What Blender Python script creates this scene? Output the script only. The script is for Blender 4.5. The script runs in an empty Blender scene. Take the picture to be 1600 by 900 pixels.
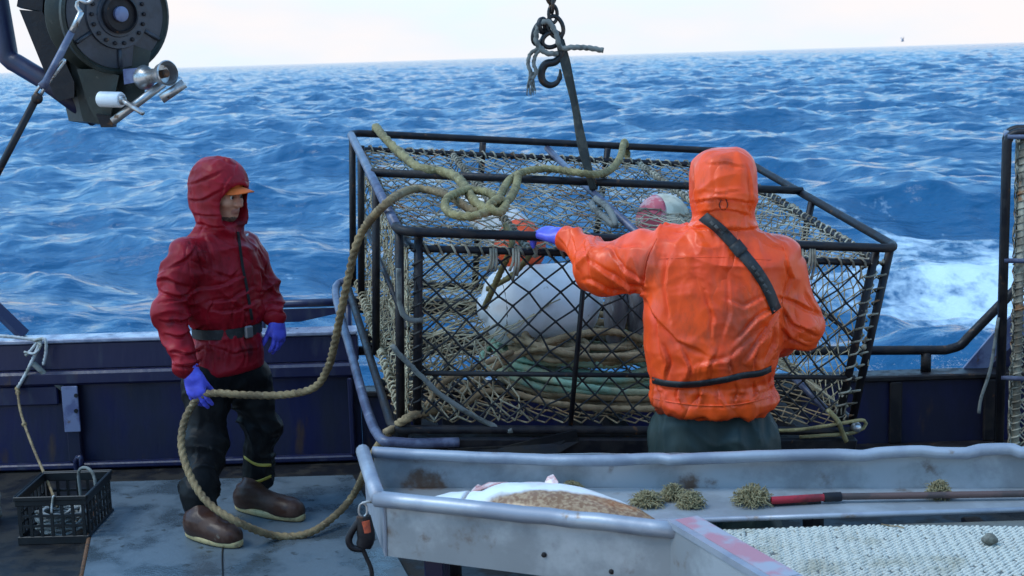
import bpy, math, random
import numpy as np
from mathutils import Vector, Matrix, Euler
from mathutils.bvhtree import BVHTree
random.seed(7); rng = np.random.default_rng(7)
S = bpy.context.scene; COL = S.collection
R = math.radians
# ------------------------------------------------------------------ camera, sky, sun, exposure
CAMZ = 2.23; FPX = 2200.0
PITCH = math.atan(360/FPX); ROLL = R(1.72)
cam = bpy.data.cameras.new('camera'); cam_o = bpy.data.objects.new('camera', cam); COL.objects.link(cam_o)
cam.sensor_width = 36; cam.lens = 36*FPX/1600; cam.clip_start = .05; cam.clip_end = 60000
cam.dof.use_dof = True; cam.dof.focus_distance = 6.0; cam.dof.aperture_fstop = 7
Fv = Vector((0, math.cos(PITCH), -math.sin(PITCH))); U0 = Vector((0, math.sin(PITCH), math.cos(PITCH))); R0 = Vector((1, 0, 0))
RX = R0*math.cos(ROLL) - U0*math.sin(ROLL); UX = R0*math.sin(ROLL) + U0*math.cos(ROLL)
mw = Matrix((RX, UX, -Fv)).transposed().to_4x4(); mw.translation = (0, 0, CAMZ)
cam_o.matrix_world = mw; S.camera = cam_o
CAM = Vector((0, 0, CAMZ))

SUN_EL, SUN_AZ = R(55), R(-108)          # azimuth measured from +Y towards +X
world = bpy.data.worlds.new('World'); S.world = world; world.use_nodes = True
nt = world.node_tree; N = nt.nodes; L = nt.links
N.clear()
out = N.new('ShaderNodeOutputWorld'); bg = N.new('ShaderNodeBackground'); bg.inputs['Strength'].default_value = .12
sky = N.new('ShaderNodeTexSky'); sky.sky_type = 'NISHITA'; sky.sun_disc = False
sky.sun_elevation = SUN_EL; sky.sun_rotation = SUN_AZ; sky.air_density = 1.0; sky.dust_density = .6; sky.ozone_density = 2.5
tc = N.new('ShaderNodeTexCoord'); sep = N.new('ShaderNodeSeparateXYZ'); L.new(tc.outputs['Generated'], sep.inputs[0])
# a bank of bright cloud low over the horizon, thinning to blue-grey higher up
mp = N.new('ShaderNodeMapping'); mp.inputs['Scale'].default_value = (2.2, 2.2, 7); L.new(tc.outputs['Generated'], mp.inputs[0])
cn = N.new('ShaderNodeTexNoise'); cn.inputs['Scale'].default_value = 1.6; cn.inputs['Detail'].default_value = 6; L.new(mp.outputs[0], cn.inputs['Vector'])
mr = N.new('ShaderNodeMapRange'); mr.inputs[1].default_value = .02; mr.inputs[2].default_value = .26; mr.inputs[3].default_value = 1.0; mr.inputs[4].default_value = .16
mr.interpolation_type = 'SMOOTHSTEP'
L.new(sep.outputs[2], mr.inputs[0])
ma = N.new('ShaderNodeMath'); ma.operation = 'MULTIPLY_ADD'; ma.inputs[1].default_value = .5; ma.inputs[2].default_value = -.25; L.new(cn.outputs[0], ma.inputs[0])
ad = N.new('ShaderNodeMath'); ad.operation = 'ADD'; ad.use_clamp = True; L.new(mr.outputs[0], ad.inputs[0]); L.new(ma.outputs[0], ad.inputs[1])
mx = N.new('ShaderNodeMix'); mx.data_type = 'RGBA'; L.new(ad.outputs[0], mx.inputs[0])
CLOUD = (3.9, 4.4, 4.9, 1)
tint = N.new('ShaderNodeMix'); tint.data_type = 'RGBA'; tint.blend_type = 'MULTIPLY'; tint.inputs[0].default_value = 1; tint.inputs[7].default_value = (.93, 1.76, 2.0, 1)
L.new(sky.outputs[0], tint.inputs[6]); L.new(tint.outputs[2], mx.inputs[6]); cw = N.new('ShaderNodeMix'); cw.data_type = 'RGBA'; cw.inputs[6].default_value = CLOUD; cw.inputs[7].default_value = (4.75, 4.55, 4.6, 1); cr = N.new('ShaderNodeMapRange'); cr.inputs[1].default_value = .4; cr.inputs[2].default_value = .6; L.new(cn.outputs[0], cr.inputs[0]); L.new(cr.outputs[0], cw.inputs[0]); L.new(cw.outputs[2], mx.inputs[7])
L.new(mx.outputs[2], bg.inputs[0]); L.new(bg.outputs[0], out.inputs[0])

sun = bpy.data.lights.new('sun', 'SUN'); sun.energy = .85; sun.angle = R(24); sun.color = (1, .95, .88)
sun_o = bpy.data.objects.new('sun', sun); COL.objects.link(sun_o)
sd = Vector((math.sin(SUN_AZ)*math.cos(SUN_EL), math.cos(SUN_AZ)*math.cos(SUN_EL), math.sin(SUN_EL)))
sun_o.rotation_euler = sd.to_track_quat('Z', 'Y').to_euler(); sun_o.location = (-10, -10, 20)
S.view_settings.view_transform = 'Standard'; S.view_settings.look = 'None'
S.view_settings.exposure = .82; S.view_settings.gamma = 1; S.view_settings.use_curve_mapping = False
S.render.engine = 'CYCLES'; S.cycles.use_denoising = True; S.cycles.max_bounces = 6; S.cycles.diffuse_bounces = 3; S.cycles.glossy_bounces = 3

# ------------------------------------------------------------------ helpers
def ray(px, py):
    return (Fv*FPX + RX*(px-800) - UX*(py-450))
def U(px, py, Y):                 # the point of the sight line at distance y = Y
    d = ray(px, py); return CAM + d*(Y/d.y)
def G(px, py, z):                 # the point of the sight line at height z
    d = ray(px, py); return CAM + d*((z-CAMZ)/d.z)

def hashn(ix, iy, iz, seed):
    h = (ix*374761393 + iy*668265263 + iz*2147483647 + seed*974711) & 0xffffffff
    h = ((h ^ (h >> 13))*1274126177) & 0xffffffff
    h = h ^ (h >> 16)
    return (h & 0xffff)/65535.0*2-1
def vnoise(P, seed=0):
    P = np.asarray(P, float); I = np.floor(P).astype(np.int64); f = P-I; f = f*f*f*(f*(f*6-15)+10)
    r = 0
    for dx in (0, 1):
        for dy in (0, 1):
            for dz in (0, 1):
                w = (f[:, 0] if dx else 1-f[:, 0])*(f[:, 1] if dy else 1-f[:, 1])*(f[:, 2] if dz else 1-f[:, 2])
                r = r + w*hashn(I[:, 0]+dx, I[:, 1]+dy, I[:, 2]+dz, seed)
    return r
def fbm(P, seed=0, oct=3):
    r = 0; a = 1; P = np.asarray(P, float)
    for o in range(oct):
        r = r+a*vnoise(P*(2**o), seed+o); a *= .5
    return r

def tag(o, label=None, cat=None, group=None, kind=None):
    if label: o['label'] = label
    if cat: o['category'] = cat
    if group: o['group'] = group
    if kind: o['kind'] = kind
    return o
def empty(name, loc, rot=(0, 0, 0)):
    o = bpy.data.objects.new(name, None); COL.objects.link(o); o.location = loc; o.rotation_euler = rot
    o.empty_display_size = .1; return o
def link_mesh(name, V, Fq, mat, parent=None, smooth=True, origin=None, mats=None, midx=None):
    me = bpy.data.meshes.new(name)
    V = np.asarray(V, np.float64)
    if origin is not None: V = V-np.asarray(origin)
    if isinstance(Fq, np.ndarray):
        n = len(Fq); k = Fq.shape[1]
        me.vertices.add(len(V)); me.vertices.foreach_set('co', V.astype(np.float32).ravel())
        me.loops.add(n*k); me.loops.foreach_set('vertex_index', Fq.astype(np.int32).ravel())
        me.polygons.add(n); me.polygons.foreach_set('loop_start', (np.arange(n)*k).astype(np.int32)); me.polygons.foreach_set('loop_total', np.full(n, k, np.int32))
        me.update(calc_edges=True); me.validate()
    else:
        me.from_pydata([tuple(v) for v in V], [], Fq)
    for m in (mats or [mat]): me.materials.append(m)
    if midx is not None: me.polygons.foreach_set('material_index', np.asarray(midx, np.int32))
    me.polygons.foreach_set('use_smooth', np.full(len(me.polygons), smooth))
    me.update()
    o = bpy.data.objects.new(name, me); COL.objects.link(o)
    if origin is not None: o.location = origin
    if parent: o.parent = parent
    return o
def spline(pts, step, closed=False):
    P = [Vector(p) for p in pts]; n = len(P); outp = []
    segs = n if closed else n-1
    for i in range(segs):
        if closed: p0, p1, p2, p3 = P[i-1], P[i], P[(i+1) % n], P[(i+2) % n]
        else:
            p1, p2 = P[i], P[i+1]; p0 = P[i-1] if i else p1*2-p2; p3 = P[i+2] if i+2 < n else p2*2-p1
        k = max(1, int((p2-p1).length/step))
        for j in range(k):
            t = j/k; t2 = t*t; t3 = t2*t
            outp.append(.5*((2*p1)+(p2-p0)*t+(2*p0-5*p1+4*p2-p3)*t2+(3*p1-p0-3*p2+p3)*t3))
    if not closed: outp.append(P[-1].copy())
    return outp
class MB:
    def __init__(s): s.v = []; s.f = []
    def add(s, vs, fs):
        b = len(s.v); s.v += [Vector(v) for v in vs]; s.f += [tuple(b+i for i in f) for f in fs]
    def tube(s, pts, r, n=8, closed=False, cap=True, lay=None, strands=3, depth=.26, flat=1.0, up=None):
        P = [Vector(p) for p in pts]; m = len(P); base = len(s.v)
        T = []
        for i in range(m):
            if closed: t = P[(i+1) % m]-P[i-1]
            else: t = P[min(i+1, m-1)]-P[max(i-1, 0)]
            T.append(t.normalized() if t.length > 1e-9 else Vector((0, 0, 1)))
        a = (up.copy() if up else (Vector((0, 0, 1)) if abs(T[0].z) < .9 else Vector((1, 0, 0)))); a = (a-T[0]*a.dot(T[0])).normalized()
        d = 0
        for i in range(m):
            if i: d += (P[i]-P[i-1]).length
            if up: a = up.copy()
            a = (a-T[i]*a.dot(T[i])).normalized(); b = T[i].cross(a)
            rr = r[i] if isinstance(r, (list, tuple)) else r
            for k in range(n):
                th = 2*math.pi*k/n; q = rr
                if lay: q = rr*(1-depth+depth*abs(math.cos(strands*.5*(th-2*math.pi*d/(lay*1.0))))*1.6)
                s.v.append(P[i]+a*(math.cos(th)*q)+b*(math.sin(th)*q*flat))
        for i in range(m if closed else m-1):
            j = (i+1) % m
            for k in range(n):
                s.f.append((base+i*n+k, base+i*n+(k+1) % n, base+j*n+(k+1) % n, base+j*n+k))
        if cap and not closed:
            s.f.append(tuple(base+k for k in range(n))[::-1]); s.f.append(tuple(base+(m-1)*n+k for k in range(n)))
        return s
    def rope(s, pts, r, closed=False, n=12, step=.009, lay=None):
        return s.tube(spline(pts, step, closed), r, n, closed, lay=lay or r*7)
    def bar(s, a, b, r, n=10): return s.tube([a, b], r, n)
    def box(s, lo, hi, M=None, bev=0):
        (x0, y0, z0), (x1, y1, z1) = lo, hi
        if bev:
            b = bev; vs = []; 
            prof = [(x0+b, y0), (x1-b, y0), (x1, y0+b), (x1, y1-b), (x1-b, y1), (x0+b, y1), (x0, y1-b), (x0, y0+b)]
            cx, cy = (x0+x1)/2, (y0+y1)/2
            def ring(z, k): return [(cx+(p[0]-cx)*(1-k*2*b/(x1-x0)), cy+(p[1]-cy)*(1-k*2*b/(y1-y0)), z) for p in prof]
            for z, k in ((z0, 1), (z0+b, 0), (z1-b, 0), (z1, 1)): vs += ring(z, k)
            fs = [tuple(range(8))[::-1], tuple(range(24, 32))]
            for i in range(3):
                for k in range(8): fs.append((i*8+k, i*8+(k+1) % 8, (i+1)*8+(k+1) % 8, (i+1)*8+k))
        else:
            vs = [(x, y, z) for z in (z0, z1) for (x, y) in ((x0, y0), (x1, y0), (x1, y1), (x0, y1))]
            fs = [(3, 2, 1, 0), (4, 5, 6, 7), (0, 1, 5, 4), (1, 2, 6, 5), (2, 3, 7, 6), (3, 0, 4, 7)]
        if M: vs = [M @ Vector(v) for v in vs]
        s.add(vs, fs); return s
    def prism(s, poly, off):      # a flat polygon (3d points) given thickness along off
        P = [Vector(p) for p in poly]; o = Vector(off); n = len(P)
        s.add(P+[p+o for p in P], [tuple(range(n))[::-1], tuple(range(n, 2*n))]+[(i, (i+1) % n, n+(i+1) % n, n+i) for i in range(n)]); return s
    def lathe(s, prof, c, axis, n=24):   # prof = (radius, height along axis)
        c = Vector(c); ax = Vector(axis).normalized(); a = ax.orthogonal().normalized(); b = ax.cross(a); base = len(s.v); m = len(prof)
        for r_, h in prof:
            for k in range(n):
                th = 2*math.pi*k/n; s.v.append(c+ax*h+a*(r_*math.cos(th))+b*(r_*math.sin(th)))
        for i in range(m-1):
            for k in range(n): s.f.append((base+i*n+k, base+i*n+(k+1) % n, base+(i+1)*n+(k+1) % n, base+(i+1)*n+k))
        if prof[0][0] > 1e-4: s.f.append(tuple(base+k for k in range(n))[::-1])
        if prof[-1][0] > 1e-4: s.f.append(tuple(base+(m-1)*n+k for k in range(n)))
        return s
    def blob(s, c, r, n=8, sc=(1, 1, 1)):
        c = Vector(c); prof = [(max(1e-5, math.sin(math.pi*i/n))*r, -math.cos(math.pi*i/n)*r) for i in range(n+1)]
        b = len(s.v); s.lathe(prof, (0, 0, 0), (0, 0, 1), n+2)
        for i in range(b, len(s.v)):
            v = s.v[i]; s.v[i] = c+Vector((v.x*sc[0], v.y*sc[1], v.z*sc[2]))
        return s
    def jitter(s, amp, freq, seed=0):
        V = np.array([tuple(v) for v in s.v]); 
        for k in range(3): V[:, k] += amp*fbm(V*freq+17*k, seed+k, 2)
        s.v = [Vector(v) for v in V]; return s
    def build(s, name, mat, parent=None, smooth=True, origin=None, sharp=None):
        o = link_mesh(name, [tuple(v) for v in s.v], s.f, mat, parent, smooth, origin)
        if smooth and sharp is not None:
            o.data.set_sharp_from_angle(angle=R(sharp))
        return o

def M(name, c1, c2=None, s2=8, lo2=.48, hi2=.62, c3=None, s3=20, lo3=.58, hi3=.66, rough=.5, rough2=None, metal=0, bump=0, bs=60, bdist=.004, spec=.5, stretch=(1, 1, 1), coat=0, detail=7, crease=0, cs=9, cd=.02):
    m = bpy.data.materials.new(name); m.use_nodes = True; t = m.node_tree; n = t.nodes; l = t.links
    p = n['Principled BSDF']; p.inputs['Roughness'].default_value = rough; p.inputs['Metallic'].default_value = metal
    p.inputs['Specular IOR Level'].default_value = spec; p.inputs['Coat Weight'].default_value = coat; p.inputs['Coat Roughness'].default_value = .2
    co = n.new('ShaderNodeTexCoord'); mp_ = n.new('ShaderNodeMapping'); mp_.inputs['Scale'].default_value = stretch; l.new(co.outputs['Object'], mp_.inputs[0])
    def noise(sc, lo, hi, off):
        z = n.new('ShaderNodeTexNoise'); z.inputs['Scale'].default_value = sc; z.inputs['Detail'].default_value = detail; z.inputs['Roughness'].default_value = .6
        v = n.new('ShaderNodeVectorMath'); v.operation = 'ADD'; v.inputs[1].default_value = (off, off*1.7, -off); l.new(mp_.outputs[0], v.inputs[0]); l.new(v.outputs[0], z.inputs['Vector'])
        r_ = n.new('ShaderNodeMapRange'); r_.inputs[1].default_value = lo; r_.inputs[2].default_value = hi; r_.interpolation_type = 'SMOOTHSTEP'; l.new(z.outputs[0], r_.inputs[0]); return r_.outputs[0]
    col = None
    def mixc(a, b, f):
        x = n.new('ShaderNodeMix'); x.data_type = 'RGBA'; l.new(f, x.inputs[0])
        if isinstance(a, tuple): x.inputs[6].default_value = (*a, 1)
        else: l.new(a, x.inputs[6])
        x.inputs[7].default_value = (*b, 1); return x.outputs[2]
    cur = c1
    if c2:
        f = noise(s2, lo2, hi2, 3.1); cur = mixc(cur, c2, f)
        if rough2 is not None:
            q = n.new('ShaderNodeMapRange'); q.inputs[3].default_value = rough; q.inputs[4].default_value = rough2; l.new(f, q.inputs[0]); l.new(q.outputs[0], p.inputs['Roughness'])
    if c3: cur = mixc(cur, c3, noise(s3, lo3, hi3, 9.3))
    if isinstance(cur, tuple): p.inputs['Base Color'].default_value = (*cur, 1)
    else: l.new(cur, p.inputs['Base Color'])
    if bump:
        z = n.new('ShaderNodeTexNoise'); z.inputs['Scale'].default_value = bs; z.inputs['Detail'].default_value = 5; l.new(mp_.outputs[0], z.inputs['Vector'])
        b = n.new('ShaderNodeBump'); b.inputs['Strength'].default_value = bump; b.inputs['Distance'].default_value = bdist; l.new(z.outputs[0], b.inputs['Height']); l.new(b.outputs[0], p.inputs['Normal'])
    if crease:                    # sharp-edged folds of stiff cloth
        z = n.new('ShaderNodeTexNoise'); z.inputs['Scale'].default_value = cs; z.inputs['Detail'].default_value = 2.5; z.inputs['Roughness'].default_value = .5; z.inputs['Distortion'].default_value = .9; l.new(mp_.outputs[0], z.inputs['Vector'])
        q1 = n.new('ShaderNodeMath'); q1.operation = 'SUBTRACT'; q1.inputs[1].default_value = .5; l.new(z.outputs[0], q1.inputs[0])
        q2 = n.new('ShaderNodeMath'); q2.operation = 'ABSOLUTE'; l.new(q1.outputs[0], q2.inputs[0])
        q3 = n.new('ShaderNodeMath'); q3.operation = 'POWER'; q3.inputs[1].default_value = .75; l.new(q2.outputs[0], q3.inputs[0])
        zm = n.new('ShaderNodeTexNoise'); zm.inputs['Scale'].default_value = cs*.45; zm.inputs['Detail'].default_value = 1; l.new(co.outputs['Object'], zm.inputs['Vector'])
        zr = n.new('ShaderNodeMapRange'); zr.inputs[1].default_value = .42; zr.inputs[2].default_value = .62; l.new(zm.outputs[0], zr.inputs[0])
        q4 = n.new('ShaderNodeMath'); q4.operation = 'MULTIPLY'; l.new(q3.outputs[0], q4.inputs[0]); l.new(zr.outputs[0], q4.inputs[1]); q3 = q4
        b2 = n.new('ShaderNodeBump'); b2.inputs['Strength'].default_value = crease; b2.inputs['Distance'].default_value = cd; l.new(q3.outputs[0], b2.inputs['Height'])
        if bump: l.new(b.outputs[0], b2.inputs['Normal'])
        l.new(b2.outputs[0], p.inputs['Normal'])
    return m

m_navy = M('navy_paint', (.006, .0075, .05), (.0045, .005, .024), 3, .42, .62, (.05, .026, .02), 5, .60, .72, rough=.34, rough2=.6, bump=.4, bs=25, stretch=(1, 1, .3))
m_navyw = M('navy_worn', (.011, .013, .05), (.03, .032, .06), 9, .52, .66, (.07, .04, .03), 9, .60, .7, rough=.35, rough2=.55, bump=.4, bs=30, stretch=(1, 1, .22))
m_bracket = M('grey_blue_paint', (.17, .19, .3), (.09, .1, .2), 10, .45, .6, (.12, .06, .035), 14, .62, .68, rough=.45, bump=.2)
m_deck = M('wet_black_deck', (.010, .010, .012), (.022, .018, .015), 6, .45, .6, rough=.4, rough2=.7, bump=.5, bs=30, spec=.3)
m_plate = M('grey_deck_paint', (.10, .125, .145), (.055, .072, .085), 3.5, .42, .62, (.035, .04, .04), 11, .6, .68, rough=.5, rough2=.16, bump=.35, bs=70, bdist=.003)
m_cap = M('wet_cap_painted_sheen', (.30, .33, .42), (.16, .18, .26), 8, .42, .6, (.05, .05, .09), 14, .6, .68, rough=.22, rough2=.4, bump=.3, bs=30)  # pale base colour paints in the bright sheen along the wet, worn cap
m_rust = M('rust_edge', (.14, .06, .025), (.05, .03, .02), 30, rough=.8, bump=.6)
m_black = M('black_steel', (.009, .008, .011), (.02, .016, .016), 14, .45, .6, (.10, .045, .02), 18, .62, .7, spec=.3, rough=.45, rough2=.65, bump=.35, bs=60)
m_rail = M('worn_blue_steel', (.10, .115, .18), (.05, .055, .1), 14, .42, .6, (.2, .21, .26), 18, .6, .7, rough=.4, bump=.3, bs=60)
m_alu = M('aluminium', (.36, .38, .42), (.25, .27, .32), 5, .4, .62, (.22, .15, .10), 7, .66, .74, rough=.42, rough2=.58, metal=.35, bump=.22, bs=14, bdist=.006)
m_aluin = M('scuffed_aluminium', (.42, .44, .46), (.27, .28, .29), 4, .4, .62, (.16, .10, .07), 5, .6, .72, rough=.45, rough2=.6, metal=.4, bump=.3, bs=18)
m_chrome = M('dull_steel', (.50, .50, .50), (.28, .25, .23), 16, .45, .65, (.16, .10, .06), 22, .62, .7, rough=.34, rough2=.55, metal=.85)
m_white = M('white_plastic', (.72, .74, .76), (.5, .5, .48), 9, .5, .72, (.25, .22, .18), 13, .66, .74, rough=.45, bump=.1)
m_mat = M('white_rubber', (.58, .565, .49), (.42, .39, .30), 5, .45, .65, (.32, .27, .19), 26, .64, .7, rough=.6)
m_matb = M('mat_backing', (.13, .13, .115), (.08, .075, .065), 9, rough=.7)
m_redp = M('pink_paint_wear', (.44, .20, .23), (.34, .34, .38), 7, .44, .58, rough=.5)
m_manila = M('manila_rope', (.27, .185, .09), (.15, .10, .05), 9, .42, .6, (.36, .27, .15), 60, .55, .7, rough=.85, bump=.8, bs=160)
m_olive = M('olive_rope', (.27, .215, .09), (.16, .125, .05), 11, .42, .6, (.4, .34, .18), 70, .55, .7, rough=.8, bump=.8, bs=170)
m_brownr = M('brown_rope', (.36, .25, .14), (.20, .135, .07), 10, .42, .6, rough=.85, bump=.7, bs=150)
m_green = M('green_rope', (.24, .40, .29), (.33, .33, .2), 6, .42, .6, rough=.8, bump=.7, bs=150)
m_twine = M('tan_twine', (.46, .40, .27), (.25, .205, .13), 7, .4, .6, rough=.9)
m_twined = M('dark_twine', (.014, .014, .016), (.035, .03, .026), 7, rough=.7)
m_twineg = M('grey_twine', (.40, .36, .27), (.15, .125, .09), 6, .38, .6, (.26, .12, .05), 8, .6, .68, rough=.9)
m_whiter = M('white_cord', (.48, .48, .47), (.25, .24, .2), 12, rough=.8)
m_frayed = M('grey_frayed_rope', (.17, .175, .16), (.08, .08, .07), 18, rough=.9)
m_strap = M('dark_webbing', (.035, .038, .034), (.075, .07, .055), 24, rough=.85)
m_hookm = M('worn_iron', (.035, .035, .036), (.09, .055, .035), 12, .5, .64, rough=.45, metal=.7, bump=.3)
# ------------------------------------------------------------------ the sea
SEA = -1.75
def sea():
    r = [9.0]
    while r[-1] < 26000: r.append(r[-1]*(1.0065 if r[-1] < 4000 else 1.04))
    r = np.array(r)
    th = np.concatenate([np.linspace(-62, -21, 120, endpoint=False), np.linspace(-21, 21, 860), np.linspace(21, 62, 121)[1:]])*math.pi/180
    RR, TT = np.meshgrid(r, th, indexing='ij')
    X = (RR*np.sin(TT)).astype(np.float32); Y = (RR*np.cos(TT)).astype(np.float32); Y = np.maximum(Y, 0)
    Z = np.zeros_like(X); DX = np.zeros_like(X); DY = np.zeros_like(X)
    g = np.random.default_rng(21)
    lam = np.exp(np.linspace(math.log(.55), math.log(26), 100))*g.uniform(.93, 1.07, 100)
    for l_ in lam:
        k = 2*math.pi/l_
        ang = g.normal(R(205), R(34) if l_ > 5 else R(48))                      # travelling towards the camera and to its left
        steep = .062 if l_ < 3 else (.070 if l_ < 9 else (.060 if l_ < 16 else .030))
        A = steep/k*(.85 if l_ < 3 else 1.0 if l_ < 11 else .55)*g.uniform(.6, 1.35)
        dx, dy = math.sin(ang), math.cos(ang); ph = g.uniform(0, 6.283)
        rmax = min(l_*380+60, 6000)
        n = int(np.searchsorted(r, rmax))
        fade = np.clip((rmax-r[:n])/(rmax*.4), 0, 1)[:, None].astype(np.float32)
        # slow groups so that crests are short
        q = k*(dx*X[:n]+dy*Y[:n])+ph
        env = (.62+.55*np.sin(.23*k*(-dy*X[:n]+dx*Y[:n])+ph*3)*np.cos(.11*k*(dx*X[:n]+dy*Y[:n])+ph*5)).astype(np.float32)
        a = A*fade*env
        Z[:n] += a*np.cos(q); sn = a*np.sin(q); DX[:n] -= .85*dx*sn; DY[:n] -= .85*dy*sn
    # steepen crests a little
    Z = Z+.10*np.abs(Z)*Z
    near = np.clip((RR-9)/6, 0.15, 1)
    X = X+DX*near; Y = Y+DY*near; Z = Z*near+SEA
    nr, ntt = X.shape
    idx = np.arange(nr*ntt).reshape(nr, ntt)
    F4 = np.stack([idx[:-1, :-1], idx[:-1, 1:], idx[1:, 1:], idx[1:, :-1]], -1).reshape(-1, 4)[:, ::-1]
    V = np.stack([X, Y, Z], -1).reshape(-1, 3)
    m = bpy.data.materials.new('sea_water'); m.use_nodes = True; t = m.node_tree; n = t.nodes; l = t.links
    p = n['Principled BSDF']; p.inputs['Base Color'].default_value = (.011, .082, .175, 1); p.inputs['Roughness'].default_value = .09; p.inputs['IOR'].default_value = 1.33
    tc = n.new('ShaderNodeTexCoord')
    def nz(scale, st, det, rot=0.35):
        mp_ = n.new('ShaderNodeMapping'); mp_.inputs['Scale'].default_value = st; mp_.inputs['Rotation'].default_value = (0, 0, rot); l.new(tc.outputs['Object'], mp_.inputs[0])
        z = n.new('ShaderNodeTexNoise'); z.inputs['Scale'].default_value = scale; z.inputs['Detail'].default_value = det; z.inputs['Roughness'].default_value = .62; l.new(mp_.outputs[0], z.inputs['Vector']); return z.outputs[0]
    a = nz(1.5, (.75, 1.3, 1), 6); b = nz(.28, (.8, 1.3, 1), 5)
    b1 = n.new('ShaderNodeBump'); b1.inputs['Strength'].default_value = .55; b1.inputs['Distance'].default_value = .22; l.new(a, b1.inputs['Height'])
    b2 = n.new('ShaderNodeBump'); b2.inputs['Strength'].default_value = .5; b2.inputs['Distance'].default_value = .6; l.new(b, b2.inputs['Height']); l.new(b1.outputs[0], b2.inputs['Normal'])
    c = nz(.07, (.8, 1.3, 1), 5); b3 = n.new('ShaderNodeBump'); b3.inputs['Strength'].default_value = .7; b3.inputs['Distance'].default_value = 2.4; l.new(c, b3.inputs['Height']); l.new(b2.outputs[0], b3.inputs['Normal'])
    l.new(b3.outputs[0], p.inputs['Normal'])
    # foam: the churned wake beside the hull, and odd whitecaps
    sp = n.new('ShaderNodeSeparateXYZ'); l.new(tc.outputs['Object'], sp.inputs[0])
    def math_(op, x, y=None, z=None, clamp=False):
        q = n.new('ShaderNodeMath'); q.operation = op; q.use_clamp = clamp
        for i, v in enumerate((x, y, z)):
            if v is None: continue
            if isinstance(v, (int, float)): q.inputs[i].default_value = v
            else: l.new(v, q.inputs[i])
        return q.outputs[0]
    warp = nz(.16, (1, 1, 1), 3)
    wx = math_('ADD', sp.outputs[0], math_('MULTIPLY_ADD', warp, 6, -3)); wy = math_('ADD', sp.outputs[1], math_('MULTIPLY_ADD', warp, -8, 4))
    ex = math_('DIVIDE', math_('SUBTRACT', wx, 8.2), 5.4); ey = math_('DIVIDE', math_('SUBTRACT', wy, 22), 12)
    rr = math_('SQRT', math_('ADD', math_('MULTIPLY', ex, ex), math_('MULTIPLY', ey, ey)))
    wake = math_('SUBTRACT', 1.0, math_('SMOOTH_MIN', rr, 1.0, .3), clamp=True)
    f1 = math_('ADD', math_('MULTIPLY', nz(.9, (1, .7, 1), 10, .2), .62), math_('MULTIPLY', nz(4.2, (1, .6, 1), 6, .5), .38))
    fm = math_('ADD', math_('MULTIPLY', wake, .34), f1)
    mr_ = n.new('ShaderNodeMapRange'); mr_.inputs[1].default_value = .63; mr_.inputs[2].default_value = .80; l.new(fm, mr_.inputs[0])
    f2 = nz(.11, (.5, 1.2, 1), 8, .3); mr2 = n.new('ShaderNodeMapRange'); mr2.inputs[1].default_value = .80; mr2.inputs[2].default_value = .88; l.new(f2, mr2.inputs[0])
    hgt = n.new('ShaderNodeMapRange'); hgt.inputs[1].default_value = SEA+.22; hgt.inputs[2].default_value = SEA+.5; l.new(sp.outputs[2], hgt.inputs[0])
    foam = math_('MAXIMUM', mr_.outputs[0], math_('MULTIPLY', mr2.outputs[0], hgt.outputs[0]), clamp=True)
    df = n.new('ShaderNodeBsdfDiffuse'); df.inputs[0].default_value = (.62, .72, .78, 1); l.new(b1.outputs[0], df.inputs['Normal'])
    ms = n.new('ShaderNodeMixShader'); foam = math_('MULTIPLY', foam, .9); l.new(foam, ms.inputs[0]); l.new(p.outputs[0], ms.inputs[1]); l.new(df.outputs[0], ms.inputs[2])
    l.new(ms.outputs[0], n['Material Output'].inputs[0])
    o = link_mesh('sea', V, F4, m); tag(o, 'choppy blue open sea reaching to the horizon', 'sea', kind='structure')
sea()
# ------------------------------------------------------------------ deck and bulwark
def structure():
    b = MB(); 
    b.prism([(-4.2, 2.2, -.06), (4.6, 2.2, -.06), (4.6, 7.76, -.06), (-4.2, 7.76, -.06)], (0, 0, .06))
    tag(b.build('deck', m_deck, smooth=False), 'wet black ship deck', 'deck', kind='structure')
    # grey steel plate let onto the deck, under the left fisherman
    z = .026
    A, B_, C_, D_ = G(160, 753, z), G(551, 742, z), G(640, 905, z), G(128, 912, z)
    root = empty('deck_plate', (A.x, A.y, 0)); tag(root, 'flat grey painted steel deck plate under the boots of the person in red', 'plate')
    b = MB(); b.prism([D_, C_, B_, A], (0, 0, -.022)); o = b.build('plate', m_plate, root, False, origin=(A.x, A.y, 0)); o.location = (0, 0, 0)
    b = MB(); b.tube([A+Vector((-.012, 0, -.008)), D_+Vector((-.012, 0, -.008))], .011, 6); b.jitter(.004, 30); o = b.build('rusty_edge', m_rust, root, origin=(A.x, A.y, 0)); o.location = (0, 0, 0)
    b = MB(); s0 = G(352, 800, z+.002); s1 = G(348, 905, z+.002)
    b.tube(spline([s0, s0.lerp(s1, .3)+Vector((.01, 0, 0)), s0.lerp(s1, .6)+Vector((-.006, 0, 0)), s1], .03), .004, 5); o = b.build('seam', m_deck, root, origin=(A.x, A.y, 0)); o.location = (0, 0, 0)
structure()
BY = 7.74                                       # inner face of the bulwark
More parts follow.
